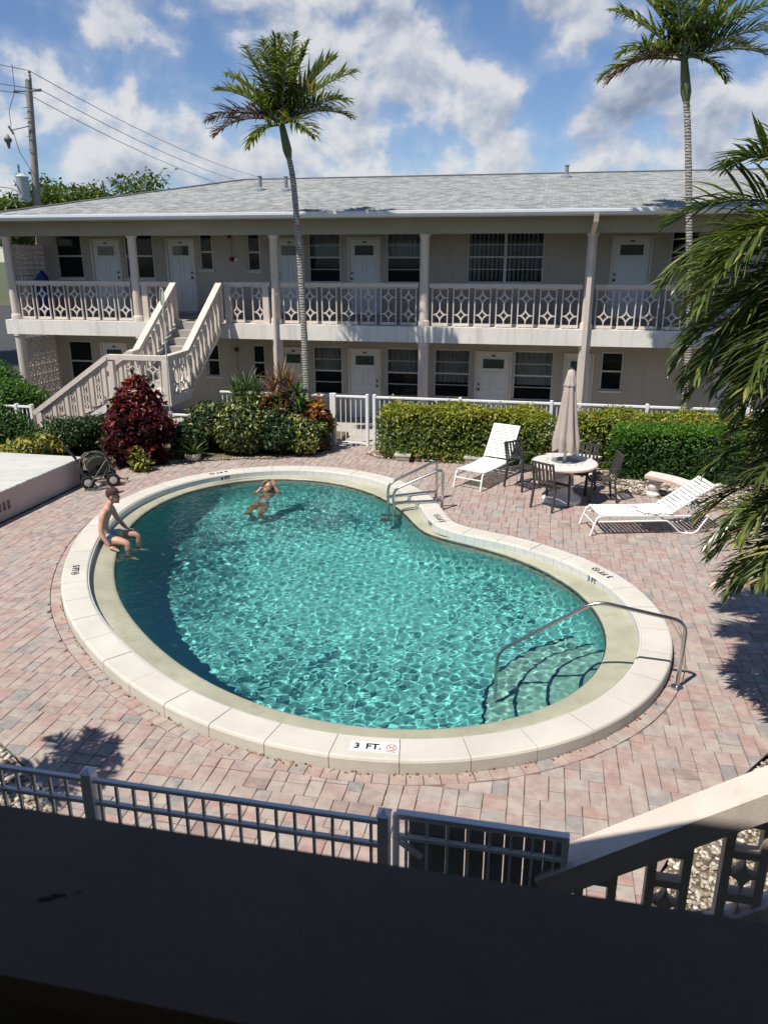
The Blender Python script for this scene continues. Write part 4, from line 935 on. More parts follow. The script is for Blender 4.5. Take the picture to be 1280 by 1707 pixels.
c = ramp(t, wv.outputs['Fac'], [(.1, (.17, .155, .14)), (.4, (.30, .28, .255)), (.9, (.38, .36, .33))]); c = mixc(t, .6, c, ramp(t, noise(t, 9, 6, .7, 'World'), [(.3, (.6, .6, .6)), (.7, (1.25, 1.25, 1.25))]), 'MULTIPLY')
t.links.new(c, b.inputs['Base Color']); b.inputs['Roughness'].default_value = .9; bump(t, b, wv.outputs['Fac'], .6, .02)

def leaf_cloud(P, N, size, rng, aspect=.5, tone=None, droop=.15, jit=.7):
    """folded leaf at each point: two triangles either side of a midrib"""
    n = len(P); d = N + rng.normal(0, jit, (n, 3)); d[:, 2] += .25; d /= np.linalg.norm(d, axis=1)[:, None]      # leaf normal
    a = rng.normal(0, 1, (n, 3)); a[:, 2] -= droop; a -= d * (a * d).sum(1)[:, None]; a /= np.linalg.norm(a, axis=1)[:, None]; s = np.cross(d, a)
    L = (size * rng.uniform(.5, 1.4, n))[:, None]; W = L * aspect * .5
    base = P; mid = P + a * L * .5; tip = P + a * L - d * L * .12
    l = mid + s * W + d * L * .10; r = mid - s * W + d * L * .10
    V = np.stack([base, r, tip, l], 1).reshape(-1, 3); i = np.arange(n)[:, None] * 4
    F = np.vstack([i + [0, 1, 2], i + [0, 2, 3]])
    tn_ = rng.uniform(0, 1, n) if tone is None else tone
    return V, F, np.repeat(np.clip(tn_, 0, 1), 4)
def ell_points(n, rng, shell=.35):
    u = rng.normal(0, 1, (n, 3)); u /= np.linalg.norm(u, axis=1)[:, None]; r = 1 - shell * rng.random(n) ** 1.3; return u * r[:, None], u
def box_points(n, L, D, H, rng, rnd=4.0):
    """points near the surface of a rounded clipped-hedge block centred on x, base z=0"""
    u = rng.uniform(-1, 1, (n, 3)); k = rng.choice(3, n, p=np.array([D * H, L * H, L * D * 1.2]) / (D * H + L * H + L * D * 1.2)); sgn = rng.choice([-1, 1], n)
    u[np.arange(n), k] = sgn * (1 - .22 * rng.random(n) ** 1.5); u[:, 2] = np.where((k == 2) & (u[:, 2] < 0), -u[:, 2], u[:, 2])
    nr = np.zeros((n, 3)); nr[np.arange(n), k] = np.sign(u[np.arange(n), k])
    q = (np.abs(u) ** rnd).sum(1) ** (1 / rnd); u = u / np.maximum(1, q)[:, None]
    return u * [L / 2, D / 2, H / 2] + [0, 0, H / 2], nr
def lumps(P, rng, amp, f):
    ph = rng.uniform(0, 6.28, 6); return P + amp * np.stack([np.sin(P[:, 1] * f + ph[0]) * np.sin(P[:, 2] * f * 1.3 + ph[1]), np.sin(P[:, 0] * f + ph[2]) * np.sin(P[:, 2] * f + ph[3]), np.sin(P[:, 0] * f * 1.2 + ph[4]) * np.sin(P[:, 1] * f + ph[5])], 1)
def stems(parent, n, r, h, rng, mat='bark', thick=.012):
    for k in range(n):
        a = rng.uniform(0, 2 * pi); q = rng.uniform(.1, .8); x, y = r[0] * q * cos(a), r[1] * q * sin(a)
        MB().tube([(x * .4, y * .4, -.03), (x * .7, y * .7, h * .35), (x, y, h * .75)], [thick, thick * .8, thick * .4], 5).build('stem', mat, parent)
def hedge(name, label, loc, L, D, H, n, size, mat, rz=0, tonefn=None, seed=1, group=None, lump=.075, rnd=4.5, asp=.55, cat='hedge', core=True):
    rng = np.random.default_rng(seed); h = thing(name, label, cat, loc, rz, group)
    P, N = box_points(n, L, D, H, rng, rnd); P = lumps(P, rng, lump, 3.2); P = P + N * (rng.exponential(.022, n))[:, None] + np.where(rng.random(n) < .02, rng.uniform(.03, .12, n), 0)[:, None] * (N + [0, 0, .4]); P[:, 2] = np.maximum(P[:, 2], .02)
    tone = rng.uniform(0, 1, n)
    if tonefn is not None: tone = tonefn(P, tone, rng)
    V, F, T = leaf_cloud(P, N, size, rng, asp, tone); np_obj('foliage', V, F, mat, h, T)
    if core:
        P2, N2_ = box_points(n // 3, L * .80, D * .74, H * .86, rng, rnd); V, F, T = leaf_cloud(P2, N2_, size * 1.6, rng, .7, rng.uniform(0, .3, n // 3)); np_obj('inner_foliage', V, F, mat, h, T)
    for k in range(max(2, int(L / .5))):
        x = -L / 2 + L * (k + .5) / max(2, int(L / .5)); MB().tube([(x, 0, -.05), (x + rng.uniform(-.05, .05), rng.uniform(-.05, .05), H * .4), (x + rng.uniform(-.15, .15), rng.uniform(-.1, .1), H * .8)], [.018, .013, .006], 5).build('stem', 'bark', h)
    return h
def shrub(name, label, loc, rad3, n, size, mat, seed, tonefn=None, asp=.5, cat='shrub', lump=.12, zc=None, group=None, droop=.15, f=3.0, jit=.7):
    rng = np.random.default_rng(seed); h = thing(name, label, cat, loc, rng.uniform(0, 6), group)
    u, N = ell_points(n, rng); P = u * rad3 + [0, 0, rad3[2] * (zc or .95)]; P = lumps(P, rng, lump, f / max(.3, rad3[0]) * .9); P[:, 2] = np.maximum(P[:, 2], .03)
    tone = rng.uniform(0, 1, n)
    if tonefn is not None: tone = tonefn(P, tone, rng)
    V, F, T = leaf_cloud(P, N, size, rng, asp, tone, droop, jit); np_obj('foliage', V, F, mat, h, T)
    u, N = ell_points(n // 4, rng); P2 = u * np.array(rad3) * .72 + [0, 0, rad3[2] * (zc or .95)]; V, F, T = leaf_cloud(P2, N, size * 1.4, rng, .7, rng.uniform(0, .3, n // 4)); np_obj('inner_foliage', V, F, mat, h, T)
    stems(h, 6, rad3[:2], rad3[2] * 1.7, rng)
    return h
# long clipped hedge behind the patio: fresh yellow tips on top, darker sides
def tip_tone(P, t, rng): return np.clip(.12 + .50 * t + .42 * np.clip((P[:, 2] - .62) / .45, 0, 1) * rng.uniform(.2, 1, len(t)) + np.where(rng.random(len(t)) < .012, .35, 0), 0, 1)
def sunny(P, t, rng): return np.clip(t * .8 + .25 * (P[:, 2] > .8), 0, 1)
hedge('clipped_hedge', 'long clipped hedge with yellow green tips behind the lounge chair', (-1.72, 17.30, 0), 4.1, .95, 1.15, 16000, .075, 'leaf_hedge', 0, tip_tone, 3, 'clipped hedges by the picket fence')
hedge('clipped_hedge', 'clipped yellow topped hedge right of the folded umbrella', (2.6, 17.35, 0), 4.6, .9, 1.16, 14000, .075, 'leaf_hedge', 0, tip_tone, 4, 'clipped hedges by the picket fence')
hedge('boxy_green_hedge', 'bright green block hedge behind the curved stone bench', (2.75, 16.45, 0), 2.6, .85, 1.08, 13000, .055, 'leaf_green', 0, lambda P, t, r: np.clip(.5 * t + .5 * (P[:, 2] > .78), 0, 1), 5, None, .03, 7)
hedge('low_ground_hedge', 'low green creeping plants at the foot of the long hedge', (-1.9, 16.88, 0), 2.2, .3, .22, 1500, .05, 'leaf_hedge', 0, None, 6, cat='ground plants', core=False)
# shrubs left of the gate
vt = lambda P, t, r: np.where(r.random(len(t)) < .30, .62 + .38 * t, t * .6)
shrub('variegated_shrub', 'large round variegated shrub in the middle of the left bed', (-6.85, 16.95, 0), (.95, .72, .66), 6500, .10, 'leaf_varieg', 21, vt, .48)
shrub('variegated_shrub', 'variegated shrub between the stairs and the round middle shrub', (-7.75, 16.9, 0), (.62, .6, .62), 4200, .10, 'leaf_varieg', 22, lambda P, t, r: np.where(r.random(len(t)) < .12, .62 + .38 * t, t * .55), .48)
shrub('variegated_shrub', 'pale yellow variegated shrub nearest the left side of the gate', (-5.45, 17.0, 0), (.52, .5, .48), 3200, .10, 'leaf_varieg', 23, lambda P, t, r: np.where(r.random(len(t)) < .5, .6 + .4 * t, t * .6), .45)
shrub('dark_shrub', 'dark green shrub below the red leaved cordyline', (-6.0, 16.85, 0), (.5, .5, .52), 2800, .09, 'leaf_dark', 24, None, .5)
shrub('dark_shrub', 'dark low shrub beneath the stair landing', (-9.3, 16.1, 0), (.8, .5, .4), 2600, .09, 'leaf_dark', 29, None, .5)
shrub('croton_shrub', 'orange and red croton beside the leaning palm trunk', (-5.25, 17.35, 0), (.38, .34, .62), 1100, .17, 'leaf_croton', 25, lambda P, t, r: np.clip(t * .6 + .45 * np.clip((P[:, 2] - .6) / .5, 0, 1), 0, 1), .38)
shrub('croton_shrub', 'dark red and orange croton under the spiky cordyline', (-6.12, 17.15, .25), (.40, .38, .62), 1300, .16, 'leaf_croton', 26, lambda P, t, r: np.clip(t * .62, 0, 1), .4)
shrub('red_ti_shrub', 'tall dark red leaved shrub in front of the staircase', (-8.75, 15.35, 0), (.58, .54, .82), 5200, .15, 'leaf_red', 27, lambda P, t, r: np.clip(.75 * t + .28 * np.clip((P[:, 2] - .7) / .8, 0, 1) * t, 0, 1), .42, lump=.3, f=5)
shrub('red_ti_shrub', 'upper crown of the dark red shrub against the landing', (-8.85, 15.5, .85), (.44, .42, .50), 1900, .15, 'leaf_red', 28, lambda P, t, r: np.clip(.7 * t + .3 * np.clip((P[:, 2] - .6) / .5, 0, 1) * t, 0, 1), .42, lump=.15)
shrub('yellow_shrub', 'bright yellow leaved shrub behind the low pump house', (-11.0, 14.75, 0), (.78, .45, .36), 2200, .115, 'leaf_yellow', 30, None, .45)
shrub('yellow_shrub', 'small yellow green shrub at the foot of the red shrub', (-8.45, 14.72, 0), (.16, .14, .26), 260, .12, 'leaf_yellow', 31, None, .4)
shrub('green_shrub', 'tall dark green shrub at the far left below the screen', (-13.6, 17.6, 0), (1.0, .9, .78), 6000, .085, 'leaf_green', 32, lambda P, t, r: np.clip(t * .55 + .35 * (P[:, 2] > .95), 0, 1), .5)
shrub('green_shrub', 'dark green shrub at the left edge behind the pump house', (-12.55, 15.7, 0), (.95, .7, .55), 4800, .08, 'leaf_green', 33, lambda P, t, r: np.clip(t * .55, 0, 1), .5)
shrub('green_shrub', 'light green bush between the left column and the street', (-15.3, 19.0, 0), (1.1, .8, .95), 4500, .09, 'leaf_green', 34, None, .5)
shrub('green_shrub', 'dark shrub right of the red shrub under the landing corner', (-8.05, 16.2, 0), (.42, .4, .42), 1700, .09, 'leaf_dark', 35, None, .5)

def blade(mb, p, d, L, W, droop, seg=4, tone=.5, fold=.25, wmax=.45):
    """strap leaf from p along d, bending down; V-folded"""
    p = Vector(p); d = Vector(d).normalized(); pts = [p.copy()]; dirs = [d.copy()]
    for k in range(seg):
        d = (d + Vector((0, 0, -droop / seg))).normalized(); p = p + d * (L / seg); pts.append(p.copy()); dirs.append(d.copy())
    vs = []; 
    for k in range(seg + 1):
        f = k / seg; w = W * (min(1, f / wmax * .75 + .25) if f < wmax else max(.03, 1 - ((f - wmax) / (1 - wmax)) ** 1.6)); s_ = dirs[k].cross(Vector((0, 0, 1)))
        s_ = s_.normalized() if s_.length > 1e-3 else Vector((1, 0, 0)); up = s_.cross(dirs[k])
        vs += [pts[k] - s_ * w / 2 + up * w * fold, pts[k], pts[k] + s_ * w / 2 + up * w * fold]
    fs = []
    for k in range(seg): a = 3 * k; fs += [(a, a + 1, a + 4, a + 3), (a + 1, a + 2, a + 5, a + 4)]
    mb.tone = tone; mb.add([v[:] for v in vs], fs)
def rosette(name, label, loc, heads, n, L, W, mat, seed, droop=.9, cat='plant', trunk=True, tonefn=None, lo=-.1):
    rng = random.Random(seed); h = thing(name, label, cat, loc)
    for (x, y, z) in heads:
        if trunk: MB().tube([(x * .3, y * .3, -.03), (x * .8, y * .8, z * .6), (x, y, z)], [.035, .028, .022], 7).build('stem', 'bark', h)
        mb = MB()
        for k in range(n):
            a = k * 2.39996 + rng.uniform(-.3, .3); f = k / n; el = lo + (1.35 - lo) * f ** .8 + rng.uniform(-.15, .15)
            blade(mb, (x, y, z + .12 * f), (cos(a) * cos(el), sin(a) * cos(el), sin(el)), L * rng.uniform(.75, 1.1), W, droop * rng.uniform(.5, 1.2), 4, (tonefn or (lambda f, r: r.random()))(f, rng))
        mb.build('leaf_rosette', mat, h)
    return h
rosette('dracaena', 'spiky green dracaena rising behind the variegated shrubs', (-7.0, 17.45, 0), [(0, 0, 1.30), (-.3, .1, 1.12), (.25, .05, 1.15), (0, -.12, 1.0)], 52, .60, .032, 'leaf_spike_green', 41, .6)
rosette('cordyline', 'spiky cordyline with red centre and tan leaf tips', (-6.12, 17.5, 0), [(0, 0, 1.50), (.18, .08, 1.32), (-.2, 0, 1.25)], 50, .62, .034, 'leaf_spike_red', 42, .5, tonefn=lambda f, r: min(1, .55 + .4 * r.random()) if f > .45 else .2 + .3 * r.random())
rosette('cordyline', 'crimson broad leaved cordyline below the spiky one', (-6.08, 17.2, 0), [(0, 0, 1.02), (-.1, -.1, .86)], 26, .40, .075, 'leaf_spike_red', 43, .7, tonefn=lambda f, r: .2 + .3 * r.random())
rosette('ti_plant', 'green broad leaved plant between the cordyline and the palm', (-5.68, 17.35, 0), [(0, 0, 1.22), (.12, -.08, .9)], 20, .46, .085, 'leaf_green', 44, .9)
rosette('spider_lily', 'strappy light green lily behind the metal lounge chair', (-.42, 16.72, 0), [(0, 0, .05), (.14, .06, .05)], 26, .58, .028, 'leaf_green', 45, 1.3, trunk=False, lo=.25)
# potted plants
paint('planter_stone', (.52, .49, .42), .9, .15, 6, .4, (.25, .23, .17), .5, 50)
def planter_box(loc, label, rz=0):
    h = thing('stone_planter', label, 'planter', loc, rz, 'square stone planters at the hedge')
    mb = MB(); 
    for z0, z1, a, c in ((0, .035, .15, .15), (.035, .15, .14, .165), (.15, .185, .185, .185)):
        mb.add([(-a, -a, z0), (a, -a, z0), (a, a, z0), (-a, a, z0), (-c, -c, z1), (c, -c, z1), (c, c, z1), (-c, c, z1)], [(0, 3, 2, 1), (4, 5, 6, 7), (0, 1, 5, 4), (1, 2, 6, 5), (2, 3, 7, 6), (3, 0, 4, 7)])
    mb.build('pot', 'planter_stone', h)
    sw = MB()
    for k in range(-2, 3): sw.tube([(k * .05 - .03, -.158, .07), (k * .05 - .01, -.165, .10), (k * .05 + .01, -.165, .07), (k * .05 + .03, -.16, .10)], .008, 5)
    sw.build('relief', 'planter_stone', h)
    mb = MB(); rng = random.Random(hash(label) % 1000)
    for k in range(46):
        a = rng.uniform(0, 6.28); el = rng.uniform(.5, 1.4); blade(mb, (rng.uniform(-.1, .1), rng.uniform(-.1, .1), .17), (cos(a) * cos(el), sin(a) * cos(el), sin(el)), rng.uniform(.15, .32), .02, .8, 3, rng.random())
    mb.build('leaves', 'leaf_green', h); MB().box(-.165, .165, -.165, .165, .160, .178).build('soil', 'soil', h)
planter_box((-3.02, 16.74, 0), 'stone planter at the left end of the long hedge', .05)
planter_box((-1.45, 16.82, 0), 'stone planter behind the raised lounge chair', -.05)
ap = thing('potted_aloe', 'low round pot of spiky aloe at the shrub bed edge', 'potted plant', (-7.72, 15.82, 0))
MB().lathe([(.11, 0), (.17, .05), (.19, .12), (.175, .17), (.16, .17), (.15, .13)], 18).build('pot', 'planter_stone', ap, True); MB().lathe([(.0, .14), (.155, .142)], 16, cap=False).build('soil', 'soil', ap)
mb = MB(); rng = random.Random(5)
for k in range(26): a = k * 2.4; el = .25 + 1.0 * k / 26; blade(mb, (0, 0, .14), (cos(a) * cos(el), sin(a) * cos(el), sin(el)), rng.uniform(.4, .62), .05, .35, 4, rng.random(), .5, .15)
mb.build('leaves', 'leaf_spike_green', ap)

# ------------------------------------------------------------------ palms
def frond_mesh(L, nl, leaf, rise, droop, rng, dead=False, width=.04, side_drop=.5, gap=.10, wind=0.0, vee=.55):
    """one pinnate frond growing along +x from the origin, rachis bending down; returns meshes (rachis, leaflets)"""
    N = 14; p = Vector((0, 0, 0)); d = Vector((cos(rise), 0, sin(rise))); pts = [p.copy()]; dirs = [d.copy()]
    for k in range(N):
        d = (d + Vector((0, wind / N, -droop / N * (.4 + 1.2 * k / N)))).normalized(); p = p + d * (L / N); pts.append(p.copy()); dirs.append(d.copy())
    rm = MB(); rm.tone = .85; rm.tube(pts, [.022 * (1 - .85 * i / N) + .003 for i in range(N + 1)], 5)
    lm = MB()
    for k in range(nl):
        f = gap + (1 - gap) * (k + .5) / nl; x = f * N; i = min(N - 1, int(x)); u = x - i; P = pts[i].lerp(pts[i + 1], u); D = dirs[i].lerp(dirs[i + 1], u).normalized()
        S = D.cross(Vector((0, 0, 1))); S = S.normalized() if S.length > 1e-3 else Vector((0, 1, 0)); Up = S.cross(D)
        ll = leaf * (sin(pi * min(1, .18 + f * .80)) ** .6) * rng.uniform(.8, 1.12)
        for sg in (-1, 1):
            if rng.random() < .07: continue
            tw = rng.uniform(-.4, .35); lv = ll * rng.choice((1, 1, 1, .85, .6))
            dd = (S * sg * rng.uniform(.75, 1.0) + D * (.55 + .7 * f + rng.uniform(-.15, .15)) + Up * (vee + tw + .2 * rng.random())).normalized()
            blade(lm, P, dd, lv, width * rng.uniform(.8, 1.15), side_drop * rng.uniform(.3, 2.0), 4, min(1, max(0, rng.gauss(.47, .25))), .22, .35)
    return rm, lm
def palm(name, label, base, path, r0, r1, fronds, seed, shaft=.9, leaf=.62, nl=44, dead=(), width=.045, Lf=1.9, wind=0.0, lmat='palm_leaf'):
    rng = random.Random(seed); h = thing(name, label, 'palm tree', base)
    P = [Vector(q) for q in path]; pts = []; n = 40
    for k in range(n + 1):
        x = k / n * (len(P) - 1); i = min(len(P) - 2, int(x)); u = x - i
        a = P[max(0, i - 1)]; b_ = P[i]; c_ = P[i + 1]; d_ = P[min(len(P) - 1, i + 2)]
        pts.append(.5 * ((2 * b_) + (-a + c_) * u + (2 * a - 5 * b_ + 4 * c_ - d_) * u * u + (-a + 3 * b_ - 3 * c_ + d_) * u ** 3))
    rs = [r0 + (r1 - r0) * (k / n) ** .7 + .003 * ((k % 2) * 2 - 1) for k in range(n + 1)]; rs[0] *= 1.5; rs[1] *= 1.2
    MB().tube(pts, rs, 14).build('trunk', 'palm_trunk', h, True, 80)
    top = pts[-1]; ax = (pts[-1] - pts[-4]).normalized()
    MB().tube([top - ax * .05, top + ax * .12, top + ax * shaft * .45, top + ax * shaft * .8, top + ax * shaft], [r1 * 1.05, r1 * 1.7, r1 * 1.5, r1 * 1.15, r1 * .8], 12).build('crownshaft', 'palm_shaft', h, True)
    hub = top + ax * (shaft - .08)
    for k, (az, el, dr, sc_) in enumerate(fronds):
        rm, lm = frond_mesh(Lf * sc_, nl, leaf * (sc_ ** .5), radians(el), dr, rng, width=width, wind=wind * rng.uniform(.3, 1.2), side_drop=rng.uniform(.4, .9))
        dd = k in dead
        fo = rm.build('frond', 'palm_dead' if dd else 'palm_shaft', h, True, loc=(hub + ax * rng.uniform(-.1, .05))[:], rot=(rng.uniform(-.25, .25), 0, radians(az)))
        lm.build('leaflets', 'palm_dead' if dd else lmat, fo, True)
    return h
# azimuth: 0 = to the right along the motel, 90 = away from the camera, 180 = left, 270 = towards the camera
fl = [(5, 40, .6, 1.1), (340, 28, .75, 1.0), (25, 55, .5, 1.05), (352, 18, .8, .95), (70, 82, .35, 1.0), (110, 78, .35, 1.0), (150, 66, .5, 1.0), (172, 52, .7, 1.0), (190, 22, .9, .95), (178, 14, 1.0, .95), (215, 40, .9, .9), (262, 66, .6, .9), (300, 58, .8, .9), (318, 6, 1.1, .75), (60, 50, .8, .95), (130, 40, .9, .95), (240, -5, 1.1, .7), (95, 88, .2, 1.0), (40, 72, .4, 1.0), (140, 84, .3, .95)]
palm('coconut_palm', 'leaning slender palm rising beside the picket gate', (-5.42, 17.45, 0), [(0, 0, -.1), (-.06, 0, 1.6), (-.10, 0, 3.75), (-.2, 0, 5.8), (-.30, 0, 6.48)], .092, .058, fl, 61, .75, .62, 50, (8, 9), .054, 1.75)
fr2 = [(3, 30, .7, 1.1), (18, 55, .6, 1.1), (348, 14, .8, 1.0), (330, 40, .8, 1.0), (60, 75, .4, 1.0), (100, 78, .4, 1.0), (148, 58, .6, 1.05), (168, 44, .5, 1.1), (176, 12, .9, 1.0), (188, 6, 1.1, .95), (205, 22, 1.0, .9), (250, 60, .7, .9), (290, 50, .9, .9), (320, -10, 1.1, .65), (120, 30, .9, .95), (40, 34, .9, 1.0), (80, 86, .3, 1.0), (10, 70, .5, 1.0)]
palm('coconut_palm', 'tall straight slender palm standing before the right hand gallery', (3.1, 17.75, 0), [(0, 0, -.1), (-.13, 0, 2.8), (-.36, 0, 4.75), (-.60, 0, 6.6), (-.72, 0, 7.35)], .08, .06, fr2, 62, .85, .60, 48, (9,), .054, 1.65)
# near palm at the right edge, its fronds hanging into view
rgn = random.Random(17); fn = []
for el, n_f in ((60, 3), (40, 4), (20, 5), (2, 6), (-18, 6), (-38, 5), (-56, 5)):
    for k in range(n_f): fn.append((128 + (k + rgn.uniform(.2, .8)) * 120 / n_f, el + rgn.uniform(-6, 6), (1.9 if el > 0 else 1.2) * rgn.uniform(.85, 1.1), rgn.uniform(.92, 1.08)))
fn += [(100, 55, 1.5, 1), (60, 50, 1.6, 1), (20, 40, 1.7, 1), (340, 45, 1.7, 1), (300, 40, 1.8, 1), (40, 10, 1.5, 1), (320, 5, 1.5, 1)]
palm('christmas_palm', 'close palm with glossy drooping fronds at the right edge', (2.72, 7.55, 0), [(0, 0, -.1), (.02, 0, 1.2), (0, 0, 2.6), (-.02, 0, 3.75)], .10, .085, fn, 63, .75, .62, 52, (), .040, 1.85, 0, 'palm_leaf_near')
fn2 = [(a_ + rgn.uniform(-8, 8), e_ + rgn.uniform(-6, 6), d_ * rgn.uniform(.9, 1.1), rgn.uniform(.9, 1.05)) for a_, e_, d_ in ((150, 50, 1.8), (180, 45, 1.9), (210, 48, 1.8), (135, 22, 1.8), (165, 18, 1.8), (190, 15, 1.8), (215, 20, 1.8), (150, -8, 1.3), (180, -12, 1.3), (205, -10, 1.3), (230, 0, 1.4), (195, -35, .8), (165, -35, .8), (60, 45, 1.6), (10, 40, 1.6), (320, 40, 1.6), (270, 45, 1.6), (100, 45, 1.6))]
palm('christmas_palm', 'shorter palm below the close one with fronds hanging to the pavers', (2.82, 7.2, 0), [(0, 0, -.1), (0, 0, .6), (0, 0, 1.2), (0, 0, 2.0)], .09, .075, fn2, 65, .6, .56, 46, (), .035, 1.5, 0, 'palm_leaf_near')
# palm outside the left of the frame that throws the shadow on the near left pavers
palm('christmas_palm', 'palm beyond the left edge that shades the near pavers', (-5.05, 3.85, 0), [(0, 0, -.1), (.0, 0, 1.0), (0, 0, 2.0), (0, 0, 2.55)], .10, .08, [(20, 30, 1.4, .8), (60, 40, 1.3, .8), (100, 35, 1.3, .8), (140, 40, 1.4, .8), (200, 35, 1.4, .8), (250, 40, 1.4, .8), (300, 35, 1.4, .8), (340, 40, 1.3, .8)], 64, .4, .32, 26, (), .035, .72)

# ------------------------------------------------------------------ spreading tree behind the roof
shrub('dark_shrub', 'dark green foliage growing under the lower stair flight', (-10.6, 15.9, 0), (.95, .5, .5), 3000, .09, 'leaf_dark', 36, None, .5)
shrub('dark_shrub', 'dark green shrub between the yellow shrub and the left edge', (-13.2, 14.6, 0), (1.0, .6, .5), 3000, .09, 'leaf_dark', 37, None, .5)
def tree(name, label, base, h, spread, seed, n_limb=9, leaves=16000, size=.22):
    rng = random.Random(seed); rg = np.random.default_rng(seed); t_ = thing(name, label, 'tree', base)
    MB().tube([(0, 0, -.2), (.1, 0, h * .25), (0, .1, h * .45)], [.32, .26, .2], 10).build('trunk', 'bark', t_, True)
    ends = []; lb = MB()
    for k in range(n_limb):
        a = 2 * pi * k / n_limb + rng.uniform(-.3, .3); e_ = rng.uniform(.25, 1.1); L = spread * rng.uniform(.7, 1.0)
        p0 = Vector((0, .1, h * .42)); p1 = p0 + Vector((cos(a) * L * .4, sin(a) * L * .4, h * .18)); p2 = p0 + Vector((cos(a) * L * cos(e_), sin(a) * L * cos(e_), h * .25 + sin(e_) * h * .34))
        lb.tube([p0, p1, p2], [.13, .08, .03], 6)
        for q in range(6):
            u = rng.uniform(.45, 1.0); b_ = p1.lerp(p2, (u - .45) / .55); e2 = b_ + Vector((rng.gauss(0, .9), rng.gauss(0, .9), rng.uniform(.1, .9))); lb.tube([b_, e2], [.03, .008], 4); ends.append(e2); ends.append(b_.lerp(e2, .6))
    lb.build('limbs', 'bark', t_, True)
    E = np.array([e_[:] for e_ in ends]); i = rg.integers(0, len(E), leaves); P = E[i] + rg.normal(0, 1, (leaves, 3)) * [.42, .42, .22]
    N = np.tile([[0, 0, 1.0]], (leaves, 1)); V, F, T = leaf_cloud(P, N, size, rg, .5); np_obj('crown', V, F, 'tree_leaf', t_, T)
tree('spreading_tree', 'broad feathery green tree beyond the left of the roof', (-22.6, 40, 0), 8.5, 4.2, 71, 12, 14000, .24)
tree('spreading_tree', 'lower green tree behind the utility pole at the left', (-28.8, 41, 0), 8.0, 3.8, 72, 10, 13000, .24)
tree('spreading_tree', 'dark green tree across the street past the left column', (-27.5, 30, 0), 6.2, 3.4, 73, 10, 14000, .24)
# ------------------------------------------------------------------ pool fittings
plain('steel', (.55, .55, .53), .22, 1.0); 
paint('white_vinyl', (.80, .80, .78), .45, .03, 3, .06, (.6, .58, .5), .02, 30)
paint('dark_metal', (.055, .052, .048), .45, .12, 6, .15, (.09, .08, .07), .05, 40)
def smooth_path(pts, r=.12, n=6):
    """polyline with rounded corners"""
    P = [Vector(p) for p in pts]; out = [P[0]]
    for i in range(1, len(P) - 1):
        a = (P[i - 1] - P[i]); b = (P[i + 1] - P[i]); ra = min(r, a.length * .45, b.length * .45); A = P[i] + a.normalized() * ra; B = P[i] + b.normalized() * ra
        for k in range(n + 1): u = k / n; out.append(A * (1 - u) ** 2 + P[i] * 2 * u * (1 - u) + B * u ** 2)
    out.append(P[-1]); return out
ld = thing('pool_ladder_rails', 'pair of looped steel ladder handrails at the pool side', 'ladder', (0, 0, 0))
for (dx, dy), (wx, wy) in (((-1.68, 13.38), (-2.53, 13.07)), ((-1.87, 13.95), (-2.70, 13.42))):
    MB().tube(smooth_path([(dx, dy, -.02), (dx, dy, .78), (wx, wy, .42), (wx, wy, -.75)], .14), .026, 10).build('handrail', 'steel', ld, True, 80)
    MB().tube([(dx, dy, .17), (wx, wy, .17)], .03, 10).build('cross_bar', 'steel', ld, True, 60)
    MB().lathe([(.06, 0), (.06, .012), (.035, .03)], 16, (dx, dy, .002)).build('escutcheon', 'steel', ld, True)
for z in (-.3, -.6): MB().cbox(-2.66 - .14, -2.58 + .14, 13.14, 13.30, z - .02, z, .005).build('rung', 'steel', ld)
hr = thing('steel_handrail', 'bent steel handrail over the entry steps of the pool', 'handrail', (1.61, 7.77, 0))
MB().tube(smooth_path([(0, 0, -.02), (.01, 0, .78), (-.92, 0, .93), (-1.93, 0, .22), (-1.93, 0, -.75)], .15, 8), .022, 12).build('rail', 'steel', hr, True, 80)
MB().lathe([(.065, 0), (.065, .012), (.035, .03)], 18, (0, 0, .002)).build('escutcheon', 'steel', hr, True)
